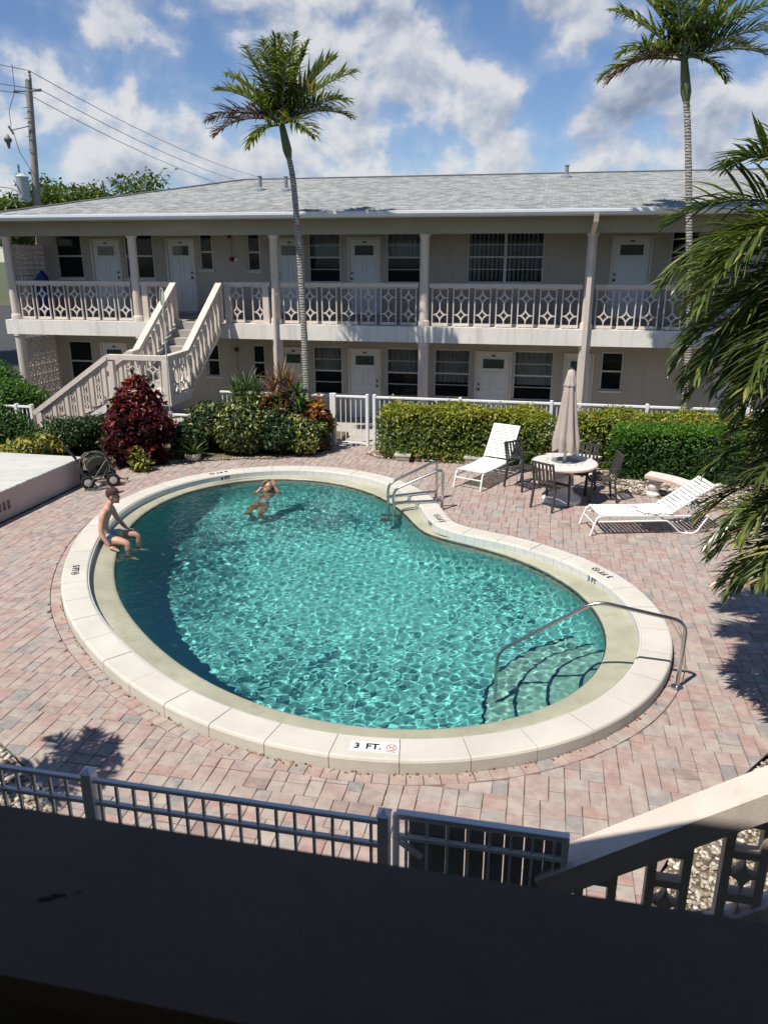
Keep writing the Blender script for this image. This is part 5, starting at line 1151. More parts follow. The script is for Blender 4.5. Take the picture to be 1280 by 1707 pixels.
# depth markers: plates lying on the coping and lettering on the waterline tiles
def marker(px, py, parts, label, size=.13, plate=True):
    """up of the writing points to the pool's middle"""
    d2 = (MID[:, 0] - px) ** 2 + (MID[:, 1] - py) ** 2; i = int(d2.argmin()); n_ = NRM[i]; rz = atan2(-n_[1], -n_[0]) - pi / 2
    h = thing('depth_marker', label, 'depth marker', (MID[i][0], MID[i][1], .1425), rz, 'depth markers on the coping')
    wd = sum(w for _, w in parts); x = -wd / 2
    for txt, w in parts:
        if plate: MB().box(x + .002, x + w - .002, -size * .62, size * .62, -.004, .001).build('plate', 'white_tile', h)
        if txt == '@':
            ring = MB(); n = 28; ro, ri = size * .43, size * .36; ring.ring([(ri * cos(2 * pi * k / n), ri * sin(2 * pi * k / n)) for k in range(n)], [(ro * cos(2 * pi * k / n), ro * sin(2 * pi * k / n)) for k in range(n)], .001, .003)
            ring.box(-ri, ri, -size * .03, size * .03, .001, .0028); st_ = len(ring.v)
            ring.xf(Matrix.Translation((x + w / 2, size * .04, 0)) @ Matrix.Rotation(radians(-45), 4, 'Z')); ring.build('no_diving_sign', 'red_paint' if plate else 'black_paint', h)
            sw = MB(); sw.tube([(-.030, -.012, .002), (-.006, .006, .002), (.012, -.004, .002), (.028, -.022, .002)], .0045, 5).lathe([(.009, 0), (.009, .003)], 10, (.022, .022, .0008)); sw.xf(Matrix.Translation((x + w / 2, size * .04, 0)) @ Matrix.Scale(size / .13, 4)); sw.build('diver_figure', 'black_paint', h)
            if plate: o_ = inst('lettering', text_mesh('NO DIVING', .016), h, (x + w / 2, -size * .52, .002)); o_.data.materials.append(MATS['black_paint'])
        else:
            o_ = inst('lettering', text_mesh(txt, size), h, (x + w / 2, 0, .0025)); o_.data.materials.append(MATS['black_paint'])
        x += w
    return h
marker(-1.30, 5.93, [('3', .12), ('FT.', .19), ('@', .14)], 'three foot depth marker on the near coping', .115)
marker(-6.42, 9.15, [('5', .10), ('FT', .16), ('@', .13)], 'five foot depth marker on the left coping', .125, False)
marker(-6.6, 14.55, [('6', .11), ('FT', .18), ('@', .15)], 'six foot depth marker on the far coping', .135, False)
marker(-1.40, 12.55, [('5', .11), ('FT', .18), ('@', .15)], 'five foot depth marker on the coping by the ladder', .14, False)
marker(1.02, 10.60, [('3', .11), ('FT', .18), ('@', .15)], 'three foot depth marker on the right coping', .13, False)
def wall_mark(px, py, txt, label):
    d2 = (TI[:, 0] - px) ** 2 + (TI[:, 1] - py) ** 2; i = int(d2.argmin()); n_ = TN[i]; p = TI[i] - n_ * .0125
    o_ = bpy.data.objects.new('depth_lettering', text_mesh(txt, .105, .001)); link(o_); o_.data.materials.append(MATS['black_paint']); tag(o_, label, 'lettering', 'depth lettering on the waterline tiles')
    o_.matrix_world = Matrix.Translation((p[0], p[1], .065)) @ Matrix.Rotation(atan2(-n_[1], -n_[0]) + pi / 2, 4, 'Z') @ Matrix.Rotation(radians(90), 4, 'X')
wall_mark(-6.25, 14.3, '6 FT', 'black six foot lettering on the far waterline tiles')
wall_mark(-1.72, 12.35, '5 FT', 'black five foot lettering on the waterline tiles below the ladder')
wall_mark(.75, 10.35, '3 FT', 'black three foot lettering on the right waterline tiles')

# ------------------------------------------------------------------ loungers
def lounger(label, loc, rz, ang, back):
    h = thing('sun_lounger', label, 'sun lounger', loc, rz, 'white strap sun loungers'); W = .29; L = 1.2; zf = .34
    for s in (-1, 1):
        MB().tube(smooth_path([(-.12, s * (W + .01), .0), (-.02, s * W, zf - .02), (.10, s * W, zf), (L + .62, s * W, zf - .03), (L + .66, s * W, zf - .04)], .08), .018, 8).build('side_rail', 'white_vinyl', h, True, 80)
        MB().tube(smooth_path([(.0, s * W, zf - .10), (L - .02, s * W, zf - .10), (L + .22, s * W, .01), (L + .48, s * W, .01), (L + .66, s * W, zf - .04)], .07), .015, 8).build('leg', 'white_vinyl', h, True, 80)
        MB().tube([(L, s * W, zf + .012), (L + cos(ang) * back, s * W, zf + .012 + sin(ang) * back)], .016, 8).build('back_rail', 'white_vinyl', h, True)
        MB().tube([(L + cos(ang) * back * .55, s * (W - .03), zf + sin(ang) * back * .55), (L + cos(ang) * back * .55 + .12, s * (W - .03), zf - .03)], .01, 6).build('prop', 'white_vinyl', h)
    for x, z in ((-.065, .21), (L + .35, .012), (L + .62, zf - .03)): MB().tube([(x, -W, z), (x, W, z)], .013, 6).build('cross_bar', 'white_vinyl', h, True)
    ST = MB().cbox(-.027, .027, -W - .016, W + .016, -.004, .004, .003).mesh('strap', 'white_vinyl')
    n = 17
    for k in range(n): x = .04 + (L - .08) * k / (n - 1); inst('strap', ST, h, (x, 0, zf + .018 - .018 * sin(pi * k / (n - 1))))
    n = 12
    for k in range(n): u = .05 + (back - .07) * k / (n - 1); inst('strap', ST, h, (L + cos(ang) * u, 0, zf + .03 + sin(ang) * u), (0, -ang, 0))
    return h
lounger('white strap lounger with its back raised in front of the hedge', (-1.33, 14.86, 0), radians(68), radians(55), .78)
lounger('white strap lounger with a towel on it near the palm fronds', (.95, 12.80, 0), radians(15), radians(34), .84)
# towel crumpled on the second lounger
paint('towel_white', (.82, .82, .81), .95, .04, 10, 0, (0, 0, 0), .5, 120)
tw = MB(); nx_, ny_ = 26, 20; rt_ = np.random.default_rng(9); gx = []
for j in range(ny_):
    for i in range(nx_):
        u, v = i / (nx_ - 1), j / (ny_ - 1); x = (u - .5) * .52; y = (v - .5) * .50
        z = .02 + .05 * (sin(pi * u) * sin(pi * v)) ** .5 * (.6 + .5 * sin(u * 17 + 3 * sin(v * 9)) * sin(v * 13 + 2 * sin(u * 7))) + rt_.uniform(0, .008)
        tw.v.append((x + .03 * sin(v * 11), y + .03 * sin(u * 12), z)); tw.t.append(.5)
for j in range(ny_ - 1):
    for i in range(nx_ - 1): a = j * nx_ + i; tw.f.append((a, a + 1, a + nx_ + 1, a + nx_)); tw.mi.append(0)
tag(tw.build('crumpled_towel', 'towel_white', None, True, 180, loc=(1.93, 13.02, .345), rot=(0, 0, radians(15))), 'crumpled white towel lying on the right hand lounger', 'towel')

# ------------------------------------------------------------------ table, umbrella, chairs, benches
m, t, b, o = newmat('terrazzo'); n1 = noise(t, 45, 3, .6, 'World'); c = ramp(t, n1, [(.35, (.55, .47, .42)), (.5, (.74, .70, .66)), (.7, (.82, .80, .77))]); t.links.new(c, b.inputs['Base Color']); b.inputs['Roughness'].default_value = .35
paint('pink_stone', (.58, .42, .37), .7, .12, 8, .25, (.4, .3, .26), .2, 50)
paint('white_stone', (.70, .68, .64), .8, .1, 5, .3, (.42, .38, .32), .3, 50)
paint('mosaic_grey', (.20, .23, .23), .4, .25, 18, .4, (.4, .4, .38), .1, 40)
paint('umbrella_cloth', (.44, .375, .34), .85, .08, 3, .15, (.28, .23, .2), .2, 90)
TX, TY = .47, 14.38
tb = thing('round_table', 'round pale stone table with pink rim and pedestal', 'table', (TX, TY, 0))
MB().lathe([(.0, .775), (.57, .775), (.6, .768), (.612, .755)][::-1], 48, cap=False).build('tabletop', 'terrazzo', tb, True, 50)
MB().lathe([(.50, .70), (.595, .705), (.615, .72), (.615, .752), (.61, .757)], 48).build('rim', 'pink_stone', tb, True, 50)
MB().lathe([(.36, .0), (.37, .06), (.33, .10), (.22, .16), (.16, .30), (.15, .42), (.20, .60), (.26, .70)], 28).build('pedestal', 'white_stone', tb, True, 50)
MB().lathe([(.04, .7765), (.27, .7765), (.27, .779), (.04, .779)], 28, (.02, .06, 0)).build('mosaic_inlay', 'mosaic_grey', tb)
mbx = MB(); rng = random.Random(8)
for k in range(14):
    a = 2 * pi * k / 14; mbx.box(.33 * cos(a) - .025, .33 * cos(a) + .025, .33 * sin(a) - .02, .33 * sin(a) + .02, .7765, .7785)
mbx.build('mosaic_ring', 'mosaic_grey', tb)
um = thing('folded_umbrella', 'closed taupe patio umbrella standing through the round table', 'umbrella', (TX, TY, .02), 0)
MB().lathe([(.028, .0), (.028, 2.45)], 12).build('pole', 'white_vinyl', um, True)
def umb_cloth(prof, folds, depth_, seed, hem=0.0):
    n = folds * 10; vs = []; fs = []; rg = random.Random(seed); ph = [rg.uniform(-.25, .25) for _ in range(folds)]; am = [rg.uniform(.7, 1.25) for _ in range(folds)]
    for q, (r, z) in enumerate(prof):
        f_ = q / (len(prof) - 1)
        for k in range(n):
            a = 2 * pi * k / n; s_ = k * folds / n; fi = int(s_) % folds; w = abs(sin(pi * (s_ - int(s_)))) ; rr = r * (1 - depth_ * am[fi] * (1 - w) * min(1, .3 + f_)); a2 = a + ph[fi] * .3 * w * f_
            zz = z - (hem * (.35 + .65 * w) * am[fi] if q == len(prof) - 1 else 0); vs.append((rr * cos(a2), rr * sin(a2), zz))
    for q in range(len(prof) - 1):
        for k in range(n): k2 = (k + 1) % n; fs.append((q * n + k, (q + 1) * n + k, (q + 1) * n + k2, q * n + k2))
    return MB().add(vs, fs)
cl = umb_cloth([(.055, 2.40), (.105, 2.22), (.13, 2.0), (.165, 1.75), (.20, 1.5), (.245, 1.28), (.27, 1.16), (.255, 1.08)], 8, .45, 4, .16).build('canopy', 'umbrella_cloth', um, True, 180)
umb_cloth([(.02, 2.47), (.055, 2.45), (.085, 2.34), (.125, 2.20)], 8, .14, 6, .03).build('vent_cap', 'umbrella_cloth', um, True, 180)
MB().tube([(-.05, -.02, 2.47), (.05, .02, 2.475)], .012, 6).lathe([(.02, 2.44), (.03, 2.46), (.012, 2.5)], 10).build('finial', 'dark_metal', um)
def chair(label, loc, rz):
    """seat faces +x"""
    h = thing('patio_chair', label, 'chair', loc, rz, 'dark slat back patio chairs round the table')
    for s in (-1, 1):
        MB().beam((.24, s * .245, 0), (.21, s * .245, .63), .035, .035, (1, 0, 0)).build('leg', 'dark_metal', h)
        MB().beam((-.27, s * .235, 0), (-.20, s * .235, .42), .035, .035, (1, 0, 0)).build('leg', 'dark_metal', h)
        MB().beam((-.20, s * .225, .42), (-.31, s * .225, .90), .032, .032, (1, 0, 0)).build('back_post', 'dark_metal', h)
        MB().tube(smooth_path([(-.255, s * .245, .66), (.0, s * .255, .665), (.16, s * .25, .655), (.22, s * .245, .62)], .06), .02, 6, True, .6).build('armrest', 'dark_metal', h, True)
    for k in range(6): x = -.19 + k * .078; MB().cbox(x, x + .066, -.225, .225, .415, .43, .004).build('seat_slat', 'dark_metal', h)
    MB().cbox(.205, .235, -.23, .23, .39, .43, .004).build('seat_rail', 'dark_metal', h)
    MB().beam((-.315, -.24, .895), (-.315, .24, .895), .03, .035).build('top_rail', 'dark_metal', h); MB().beam((-.228, -.22, .54), (-.228, .22, .54), .025, .03).build('lower_rail', 'dark_metal', h)
    for k in range(5):
        y = -.16 + k * .08; MB().beam((-.228, y, .545), (-.314, y, .885), .045, .012, (1, 0, .25)).build('back_slat', 'dark_metal', h)
    return h
chair('dark patio chair between the raised lounger and the table', (-.30, 15.12, 0), atan2(-.68, .75))
chair('dark patio chair with its back to the pool', (.25, 13.92, 0), atan2(.815, .58))
chair('dark patio chair at the right side of the table', (1.18, 14.62, 0), atan2(-.15, -.95))
chair('dark patio chair behind the table facing the pool', (.80, 15.12, 0), atan2(-.9, -.4))
def bench(label, c, a0, a1, r):
    h = thing('stone_bench', label, 'bench', c, 0, 'curved stone benches'); n = 14; mb = MB()
    I = [((r - .19) * cos(a0 + (a1 - a0) * k / n), (r - .19) * sin(a0 + (a1 - a0) * k / n)) for k in range(n + 1)]; O_ = [((r + .19) * cos(a0 + (a1 - a0) * k / n), (r + .19) * sin(a0 + (a1 - a0) * k / n)) for k in range(n + 1)]
    poly = I + O_[::-1]
    MB().prism(poly if a1 < a0 else poly[::-1], .37, .425).build('seat_edge', 'pink_stone', h)
    sm = lambda L_, f: [(x * f, y * f) for x, y in L_]
    p2 = sm(I, (r - .165) / (r - .19)) + sm(O_, (r + .165) / (r + .19))[::-1]
    MB().prism(p2 if a1 < a0 else p2[::-1], .4255, .436).build('seat_top', 'terrazzo', h)
    for f in (.15, .85):
        a = a0 + (a1 - a0) * f; MB().lathe([(.13, 0), (.14, .05), (.09, .10), (.125, .18), (.13, .24), (.09, .30), (.13, .34), (.14, .369)], 16, (r * cos(a), r * sin(a), 0)).build('pedestal', 'white_stone', h, True)
    return h
bench('curved stone bench with pink edge beside the boxy green hedge', (1.55, 13.95, 0), radians(66), radians(22), 1.3)
bench('curved stone bench half hidden behind the round table', (.65, 15.1, 0), radians(112), radians(62), 1.2)

# ------------------------------------------------------------------ pump house with plank top
paint('pump_wall', (.50, .42, .385), .85, .05, 1.2, .2, (.4, .33, .29), .25, 60)
paint('plank_white', (.5, .5, .475), .7, .10, 1.5, .45, (.33, .33, .29), .15, 40)
ph = thing('pump_house', 'low beige pump house with a pale plank top at the left', 'pump house', (-9.14, 13.72, 0))
hh = .50; w = MB(); Wd, Ln = 4.2, 5.2                        # local: x to the left is negative, y towards the camera is negative
holes_ = [(-2.62, -2.54), (-2.50, -2.42), (-2.38, -2.30)]
ys_ = sorted({-Ln, 0.0} | {q for hq in holes_ for q in hq}); zs_ = [0, .17, .33, hh]
for i in range(len(ys_) - 1):
    for j in range(3):
        if j == 1 and any(abs(ys_[i] - a) < 1e-6 for a, _ in holes_): continue
        w.add([(0, ys_[i], zs_[j]), (0, ys_[i + 1], zs_[j]), (0, ys_[i + 1], zs_[j + 1]), (0, ys_[i], zs_[j + 1])], [(0, 1, 2, 3)])
for a, c in holes_: w.add([(0, a, .17), (0, c, .17), (0, c, .33), (0, a, .33), (-.1, a, .17), (-.1, c, .17), (-.1, c, .33), (-.1, a, .33)], [(0, 4, 5, 1), (3, 2, 6, 7), (0, 3, 7, 4), (1, 5, 6, 2), (4, 7, 6, 5)])
w.box(-Wd, -.0, -.08, 0, 0, hh).box(-Wd, -Wd + .08, -Ln, -.081, 0, hh).box(-Wd + .081, -.001, -Ln, -Ln + .08, 0, hh).build('wall', 'pump_wall', ph)
MB().box(-.012, .014, -Ln, .014, hh - .06, hh - .001).build('rim', 'pump_wall', ph)
for k in range(34):
    y0_ = -Ln + k * Ln / 34; MB().cbox(-Wd - .02, .02, y0_ + .006, y0_ + Ln / 34 - .006, hh, hh + .035 + R.uniform(-.003, .003), .006).build('plank', 'plank_white', ph)

# ------------------------------------------------------------------ hose reel cart
plain('rubber', (.015, .015, .016), .7); paint('hub_grey', (.5, .5, .5), .5, .1, 10); paint('hose_green', (.10, .11, .09), .5, .15, 10); paint('cart_tube', (.045, .043, .04), .45, .1, 8, 0, (0, 0, 0), 0, 30, 0)
hc = thing('hose_cart', 'four wheeled hose reel cart beside the pump house', 'hose cart', (-8.72, 13.62, 0), radians(38))
for x in (-.26, .22):
    for s in (-1, 1):
        wh = MB().lathe([(.10, -.035), (.13, -.03), (.135, 0), (.13, .03), (.10, .035)], 20).lathe([(.02, -.04), (.10, -.03), (.10, .03), (.02, .04)], 20); wh.xf(Matrix.Translation((x, s * .26, .135)) @ Matrix.Rotation(radians(90), 4, 'X')); wo_ = wh.build('wheel', 'rubber', hc, True, 40)
        hb = MB().lathe([(.0, -.042), (.07, -.037), (.075, -.03), (.075, .03), (.07, .037), (0, .042)], 16, cap=False); hb.xf(Matrix.Translation((x, s * .262, .135)) @ Matrix.Rotation(radians(90), 4, 'X')); hb.build('hub', 'hub_grey', wo_, True, 40)
    MB().tube([(x, -.26, .135), (x, .26, .135)], .012, 6).build('axle', 'cart_tube', hc)
for s in (-1, 1):
    MB().tube(smooth_path([(.28, s * .2, .16), (-.3, s * .2, .16), (-.36, s * .2, .5), (-.62, s * .17, .92)], .1), .014, 6).build('frame_tube', 'cart_tube', hc, True)
    MB().tube(smooth_path([(.26, s * .2, .16), (.22, s * .2, .56), (.0, s * .2, .68), (-.30, s * .2, .56), (-.34, s * .2, .3)], .16), .012, 6).build('hoop', 'cart_tube', hc, True)
MB().tube([(-.62, -.17, .92), (-.62, .17, .92)], .016, 6).build('handle', 'cart_tube', hc)
MB().tube([(.28, -.2, .16), (.28, .2, .16)], .014, 6).build('front_bar', 'cart_tube', hc); MB().tube([(.28, .0, .16), (.46, .0, .05), (.56, .05, .06), (.50, -.1, .05)], .012, 6).build('tow_bar', 'cart_tube', hc)
for s in (-1, 1):
    d = MB().lathe([(.20, -.008), (.21, -.004), (.21, .004), (.20, .008), (.05, .008), (.05, -.008)], 22); d.xf(Matrix.Translation((-.03, s * .15, .40)) @ Matrix.Rotation(radians(90), 4, 'X')); d.build('reel_disc', 'cart_tube', hc)
co = []; rg = random.Random(2)
for k in range(0, 15 * 20):
    a = 2 * pi * k / 20; rr = .13 + .012 * sin(a * .37) + .05 * (k / 300); co.append((-.03 + rr * cos(a), -.13 + .26 * abs(((k / 60) % 2) - 1), .40 + rr * sin(a)))
MB().tube(co, .013, 6).build('hose', 'hose_green', hc, True)
lp = []
for k in range(46):
    a = 2 * pi * k / 22; rr = .27 + .03 * sin(a * 1.3); lp.append((-.12 + rr * cos(a) * 1.05, -.19 - .06 * sin(a * .5), .46 + rr * sin(a) * (1 + .1 * sin(k))))
lp += [(-.2, -.34, .15), (-.3, -.4, .02), (-.05, -.45, .015), (.1, -.38, .015), (-.1, -.3, .015), (-.35, -.34, .015)]
MB().tube(lp, .012, 6).build('loose_hose', 'hose_green', hc, True)

# skimmer pole standing against the landing
paint('pole_alu', (.55, .58, .50), .35, .05, 3, 0, (0, 0, 0), 0, 30, .4)
sk = thing('skimmer_pole', 'long pale pool skimmer pole leaning upright at the landing corner', 'skimmer pole', (-8.58, 16.52, 0))
MB().tube([(0, 0, 0), (.05, .02, 2.0), (.06, .04, 3.35)], .014, 8).build('pole', 'pole_alu', sk, True)
n = 20; net = [(.06 + .05 * cos(2 * pi * k / n), .04, 3.55 + .20 * sin(2 * pi * k / n)) for k in range(n + 1)]
MB().tube(net, .013, 6).build('net_rim', 'pole_alu', sk, True); MB().add([(x, .05, z) for x, _, z in net[:-1]], [tuple(range(n))]).build('net', 'pole_alu', sk)
# blue cover on the gallery
paint('blue_tarp', (.010, .03, .18), .5, .1, 6, 0, (0, 0, 0), .4, 20)
bt_ = MB(); n = 20
for q, (r, z) in enumerate(((.34, 0), (.36, .35), (.35, .8), (.30, 1.1), (.16, 1.27), (.02, 1.30))):
    for k in range(n): a = 2 * pi * k / n; rr = r * (1 + .08 * sin(3 * a + q) + .05 * sin(7 * a)); bt_.v.append((rr * cos(a) * .7, rr * sin(a) * .8, z * .93 + (.08 * cos(a) if q > 2 else 0))); bt_.t.append(.5)
for q in range(5):
    for k in range(n): bt_.f.append((q * n + k, q * n + (k + 1) % n, (q + 1) * n + (k + 1) % n, (q + 1) * n + k)); bt_.mi.append(0)
tag(bt_.build('covered_grill', 'blue_tarp', None, True, 180, loc=(-14.55, 20.95, 2.76)), 'item under a bright blue cover on the left end of the gallery', 'covered item')

# ------------------------------------------------------------------ utility pole and wires
paint('pole_wood', (.30, .275, .255), .95, .2, 3, .4, (.12, .1, .09), .5, 20)
paint('transformer_grey', (.46, .5, .53), .4, .05, 3); plain('insulator', (.12, .14, .15), .35); plain('wire_black', (.02, .02, .022), .6)
up = thing('utility_pole', 'weathered wooden utility pole with transformer beyond the roof', 'utility pole', (-22.4, 32, 0))
def upl(x, y, z): return (x + 22.4, y - 32, z)
MB().tube([upl(-22.4, 32, -.3), upl(-21.95, 32, 6.3), upl(-21.58, 32, 11.35)], [.19, .165, .13], 14).build('pole', 'pole_wood', up, True)
MB().lathe([(.05, 0), (.06, .1), (.035, .14), (.06, .2), (.035, .24), (.06, .3), (.04, .36)], 12, upl(-21.42, 31.9, 11.3)).build('insulator', 'insulator', up, True)
for sx in (-1, 1): MB().tube([upl(-21.62, 31.9, 10.92), upl(-21.62 + sx * .18, 31.9, 10.92), upl(-21.62 + sx * .62, 31.9, 10.94)], [.03, .03, .06], 8).build('insulator', 'insulator', up, True)
MB().lathe([(.23, 0), (.25, .05), (.25, .95), (.275, 1.0), (.23, 1.06), (.08, 1.12)], 20, upl(-22.22, 31.62, 6.65)).build('transformer', 'transformer_grey', up, True, 40)
MB().lathe([(.03, 0), (.05, .1), (.03, .15), (.05, .22), (.02, .35)], 10, upl(-22.32, 31.62, 7.8)).build('bushing', 'insulator', up, True)
MB().tube([upl(-22.5, 31.6, 9.6), upl(-22.35, 31.65, 9.3)], .05, 8).build('fuse_cutout', 'insulator', up); MB().lathe([(.03, .3), (.09, .2), (.16, .12), (.16, .05), (.08, -.05), (.05, -.25)], 12, upl(-22.62, 31.6, 9.0)).build('arrester', 'insulator', up, True)
MB().tube([upl(-21.7, 31.8, 9.6), upl(-22.4, 31.65, 9.45)], .02, 6).build('bracket', 'insulator', up)
MB().tube([upl(-22.1, 31.8, 11.9), upl(-22.12, 31.8, 11.2), upl(-22.1, 31.75, 10.9), upl(-22.45, 31.7, 10.2), upl(-22.42, 31.65, 9.6)], .013, 5).tube([upl(-22.3, 31.6, 9.3), upl(-22.15, 31.6, 8.6), upl(-21.85, 31.7, 8.0), upl(-21.8, 31.75, 7.5)], .013, 5).tube([upl(-22.4, 31.3, 7.5), upl(-22.15, 31.3, 7.0), upl(-22.4, 31.3, 6.8), upl(-21.95, 31.35, 6.7)], .015, 5).build('jumper_wire', 'wire_black', up, True)
for z in (10.3, 9.9, 9.2, 8.7): MB().tube([upl(-21.85, 31.8, z), upl(-21.55, 31.8, z)], .015, 5).build('bolt', 'insulator', up)
MB().tube(smooth_path([upl(-22.2, 31.7, 6.8), upl(-22.6, 31.5, 7.2), upl(-23.6, 31.3, 7.32), upl(-24.1, 31.2, 7.28)], .3), .035, 8).build('lamp_arm', 'transformer_grey', up, True)
MB().tube([upl(-23.9, 31.25, 7.28), upl(-24.2, 31.2, 7.26), upl(-24.5, 31.15, 7.22)], [.05, .13, .06], 10, True, .5).build('lamp_head', 'transformer_grey', up, True)
for k, (a, bq, e_, lab) in enumerate((((-36, 22, 15.5), (-21.42, 31.9, 11.66), (-24.0, 90, 12.4), 'upper'), ((-36, 22, 14.0), (-21.0, 31.9, 10.94), (-24.4, 90, 11.8), 'middle'), ((-36, 22, 13.7), (-21.62, 31.95, 10.8), (-24.6, 90, 10.9), 'lower'))):
    pts_ = []
    for (p, q) in ((a, bq), (bq, e_)):
        for i in range(21): u = i / 20; v = Vector(p).lerp(Vector(q), u); v.z -= (.45 if q == bq else 1.7) * 4 * u * (1 - u); pts_.append(v)
    tag(MB().tube(pts_, .014, 4).build('power_line', 'wire_black', None), lab + ' of the three power lines running off the wooden pole', 'power line', 'power lines')
# dry leaves and litter along the foot of the coping
m, t, b, o = newmat('dry_leaf'); a_ = tn(t, 'ShaderNodeAttribute', attribute_name='tone'); c = ramp(t, a_.outputs['Fac'], [(0, (.12, .05, .025)), (.6, (.24, .13, .05)), (1, (.16, .18, .05))]); t.links.new(c, b.inputs['Base Color']); b.inputs['Roughness'].default_value = .8
rg = np.random.default_rng(4); nl_ = 520; ii = rg.integers(0, NS, nl_); w_ = np.where(MID[ii][:, 1] < 9.5, 1, .3); ii = ii[rg.random(nl_) < w_]; nl_ = len(ii)
Pq = MID[ii] + NRM[ii] * (HALF + .012 + np.abs(rg.normal(0, .012, nl_)))[:, None] + tt[ii] * rg.uniform(-.04, .04, nl_)[:, None]
V, F, T = leaf_cloud(np.c_[Pq, rg.uniform(.004, .012, nl_)], np.tile([[0, 0, 1.]], (nl_, 1)), .034, rg, .55, None, 0, .35); V[:, 2] = np.maximum(V[:, 2], .003)
tag(np_obj('leaf_litter', V, F, 'dry_leaf', None, T), 'brown leaf litter caught along the foot of the coping', 'leaf litter', None, 'stuff')
# ------------------------------------------------------------------ people
m, t, b, o = newmat('skin'); n1 = noise(t, 7, 5, .6, 'World'); c = ramp(t, n1, [(.3, (.46, .25, .18)), (.55, (.56, .33, .245)), (.75, (.58, .30, .225))]); t.links.new(c, b.inputs['Base Color']); b.inputs['Roughness'].default_value = .5; b.inputs['Subsurface Weight'].default_value = .08; b.inputs['Subsurface Radius'].default_value = (.02, .008, .005)
m, t, b, o = newmat('skin_tan'); n1 = noise(t, 7, 5, .6, 'World'); c = ramp(t, n1, [(.3, (.40, .19, .12)), (.6, (.50, .26, .17)), (.75, (.54, .25, .18))]); t.links.new(c, b.inputs['Base Color']); b.inputs['Roughness'].default_value = .35
plain('hair_grey', (.10, .09, .085), .5); plain('hair_dark', (.02, .015, .012), .5); plain('cap_maroon', (.065, .022, .020), .8); plain('cap_patch', (.6, .6, .6), .7); plain('eye_dark', (.02, .02, .02), .2); plain('lip', (.34, .13, .11), .5)
paint('swim_lilac', (.52, .47, .60), .6, .1, 20)
def skin_body(joints, bones, root, sub=2):
    names = list(joints); me = bpy.data.meshes.new('sk'); me.from_pydata([joints[n][0] for n in names], [(names.index(a), names.index(c)) for a, c in bones], [])
    ob = bpy.data.objects.new('sk', me); COL.objects.link(ob); md = ob.modifiers.new('s', 'SKIN'); md.use_smooth_shade = True; md.branch_smoothing = .6
    for i, n in enumerate(names):
        r = joints[n][1]; me.skin_vertices[0].data[i].radius = r if isinstance(r, tuple) else (r, r); me.skin_vertices[0].data[i].use_root = (n == root)
    sd = ob.modifiers.new('d', 'SUBSURF'); sd.levels = sub; sd.render_levels = sub
    dg = bpy.context.evaluated_depsgraph_get(); out = bpy.data.meshes.new_from_object(ob.evaluated_get(dg)); bpy.data.objects.remove(ob); return out
def mesh_to_mb(me, mb):
    mb.add([v.co[:] for v in me.vertices], [tuple(p.vertices) for p in me.polygons]); return mb
def ellip(mb, c, r, M=None, n=14, mrow=9):
    vs = []; fs = []
    for i in range(mrow + 1):
        th = pi * i / mrow
        for k in range(n): a = 2 * pi * k / n; vs.append(Vector((r[0] * sin(th) * cos(a), r[1] * sin(th) * sin(a), r[2] * cos(th))))
    for i in range(mrow):
        for k in range(n): k2 = (k + 1) % n; fs.append((i * n + k, (i + 1) * n + k, (i + 1) * n + k2, i * n + k2))
    mb.add([((M @ v) if M else v) + Vector(c) for v in vs], fs)
def head(mb, c, fw, up, s=1.0):
    """head with nose, ears, brow, lips; returns its frame. fw = facing direction"""
    fw = Vector(fw).normalized(); up = Vector(up); up = (up - fw * up.dot(fw)).normalized(); lf = up.cross(fw); M = Matrix((fw, lf, up)).transposed()
    def at(x, y, z): return Vector(c) + M @ Vector((x * s, y * s, z * s))
    mb.cur = 0
    ellip(mb, at(-.012, 0, .02), (.098 * s, .076 * s, .105 * s), M, 18, 12); ellip(mb, at(.018, 0, -.045), (.068 * s, .060 * s, .078 * s), M, 16, 10)      # skull, jaw
    ellip(mb, at(.052, 0, -.105), (.026 * s, .03 * s, .02 * s), M, 10, 6)                                                         # chin
    mb.add([at(.082, 0, .022), at(.088, .016, -.035), at(.088, -.016, -.035), at(.115, 0, -.028), at(.085, 0, -.045)], [(0, 3, 1), (0, 2, 3), (1, 3, 4), (3, 2, 4)])   # nose
    for sg in (-1, 1):
        ellip(mb, at(-.005, sg * .078, -.005), (.02 * s, .008 * s, .032 * s), M, 8, 6); ellip(mb, at(.075, sg * .03, .028), (.016 * s, .022 * s, .008 * s), M, 8, 5)
    mb.cur = 1
    for sg in (-1, 1): ellip(mb, at(.081, sg * .031, .012), (.009 * s, .013 * s, .006 * s), M, 8, 5)
    mb.cur = 2; ellip(mb, at(.082, 0, -.066), (.008 * s, .022 * s, .007 * s), M, 8, 5); mb.cur = 0
    return at, M
def hand(mb, w, d, n_, side, L=.085, curl=.5, thumb=1):
    """palm from wrist w along d, back of hand normal n_, side = direction to the thumb"""
    w, d, n_, side = Vector(w), Vector(d).normalized(), Vector(n_).normalized(), Vector(side).normalized()
    M = Matrix((d, side, n_)).transposed(); ellip(mb, w + d * .045, (.055, .042, .016), M, 12, 8)
    for k, (off, ln) in enumerate(((.032, .068), (.011, .078), (-.011, .073), (-.031, .056))):
        p = w + d * .085 + side * off; q = p + d * ln * .5 - n_ * .01 * curl; r_ = q + (d * (1 - curl * .5) - n_ * curl).normalized() * ln * .5; mb.tube([p - d * .02, p, q, r_], [.010, .0095, .0085, .006], 6)
    p = w + d * .03 + side * .036; q = p + (d * .7 + side * .7) * .035; mb.tube([p - side * .02, p, q, q + d * .028 - n_ * .006], [.012, .0115, .010, .007], 6)
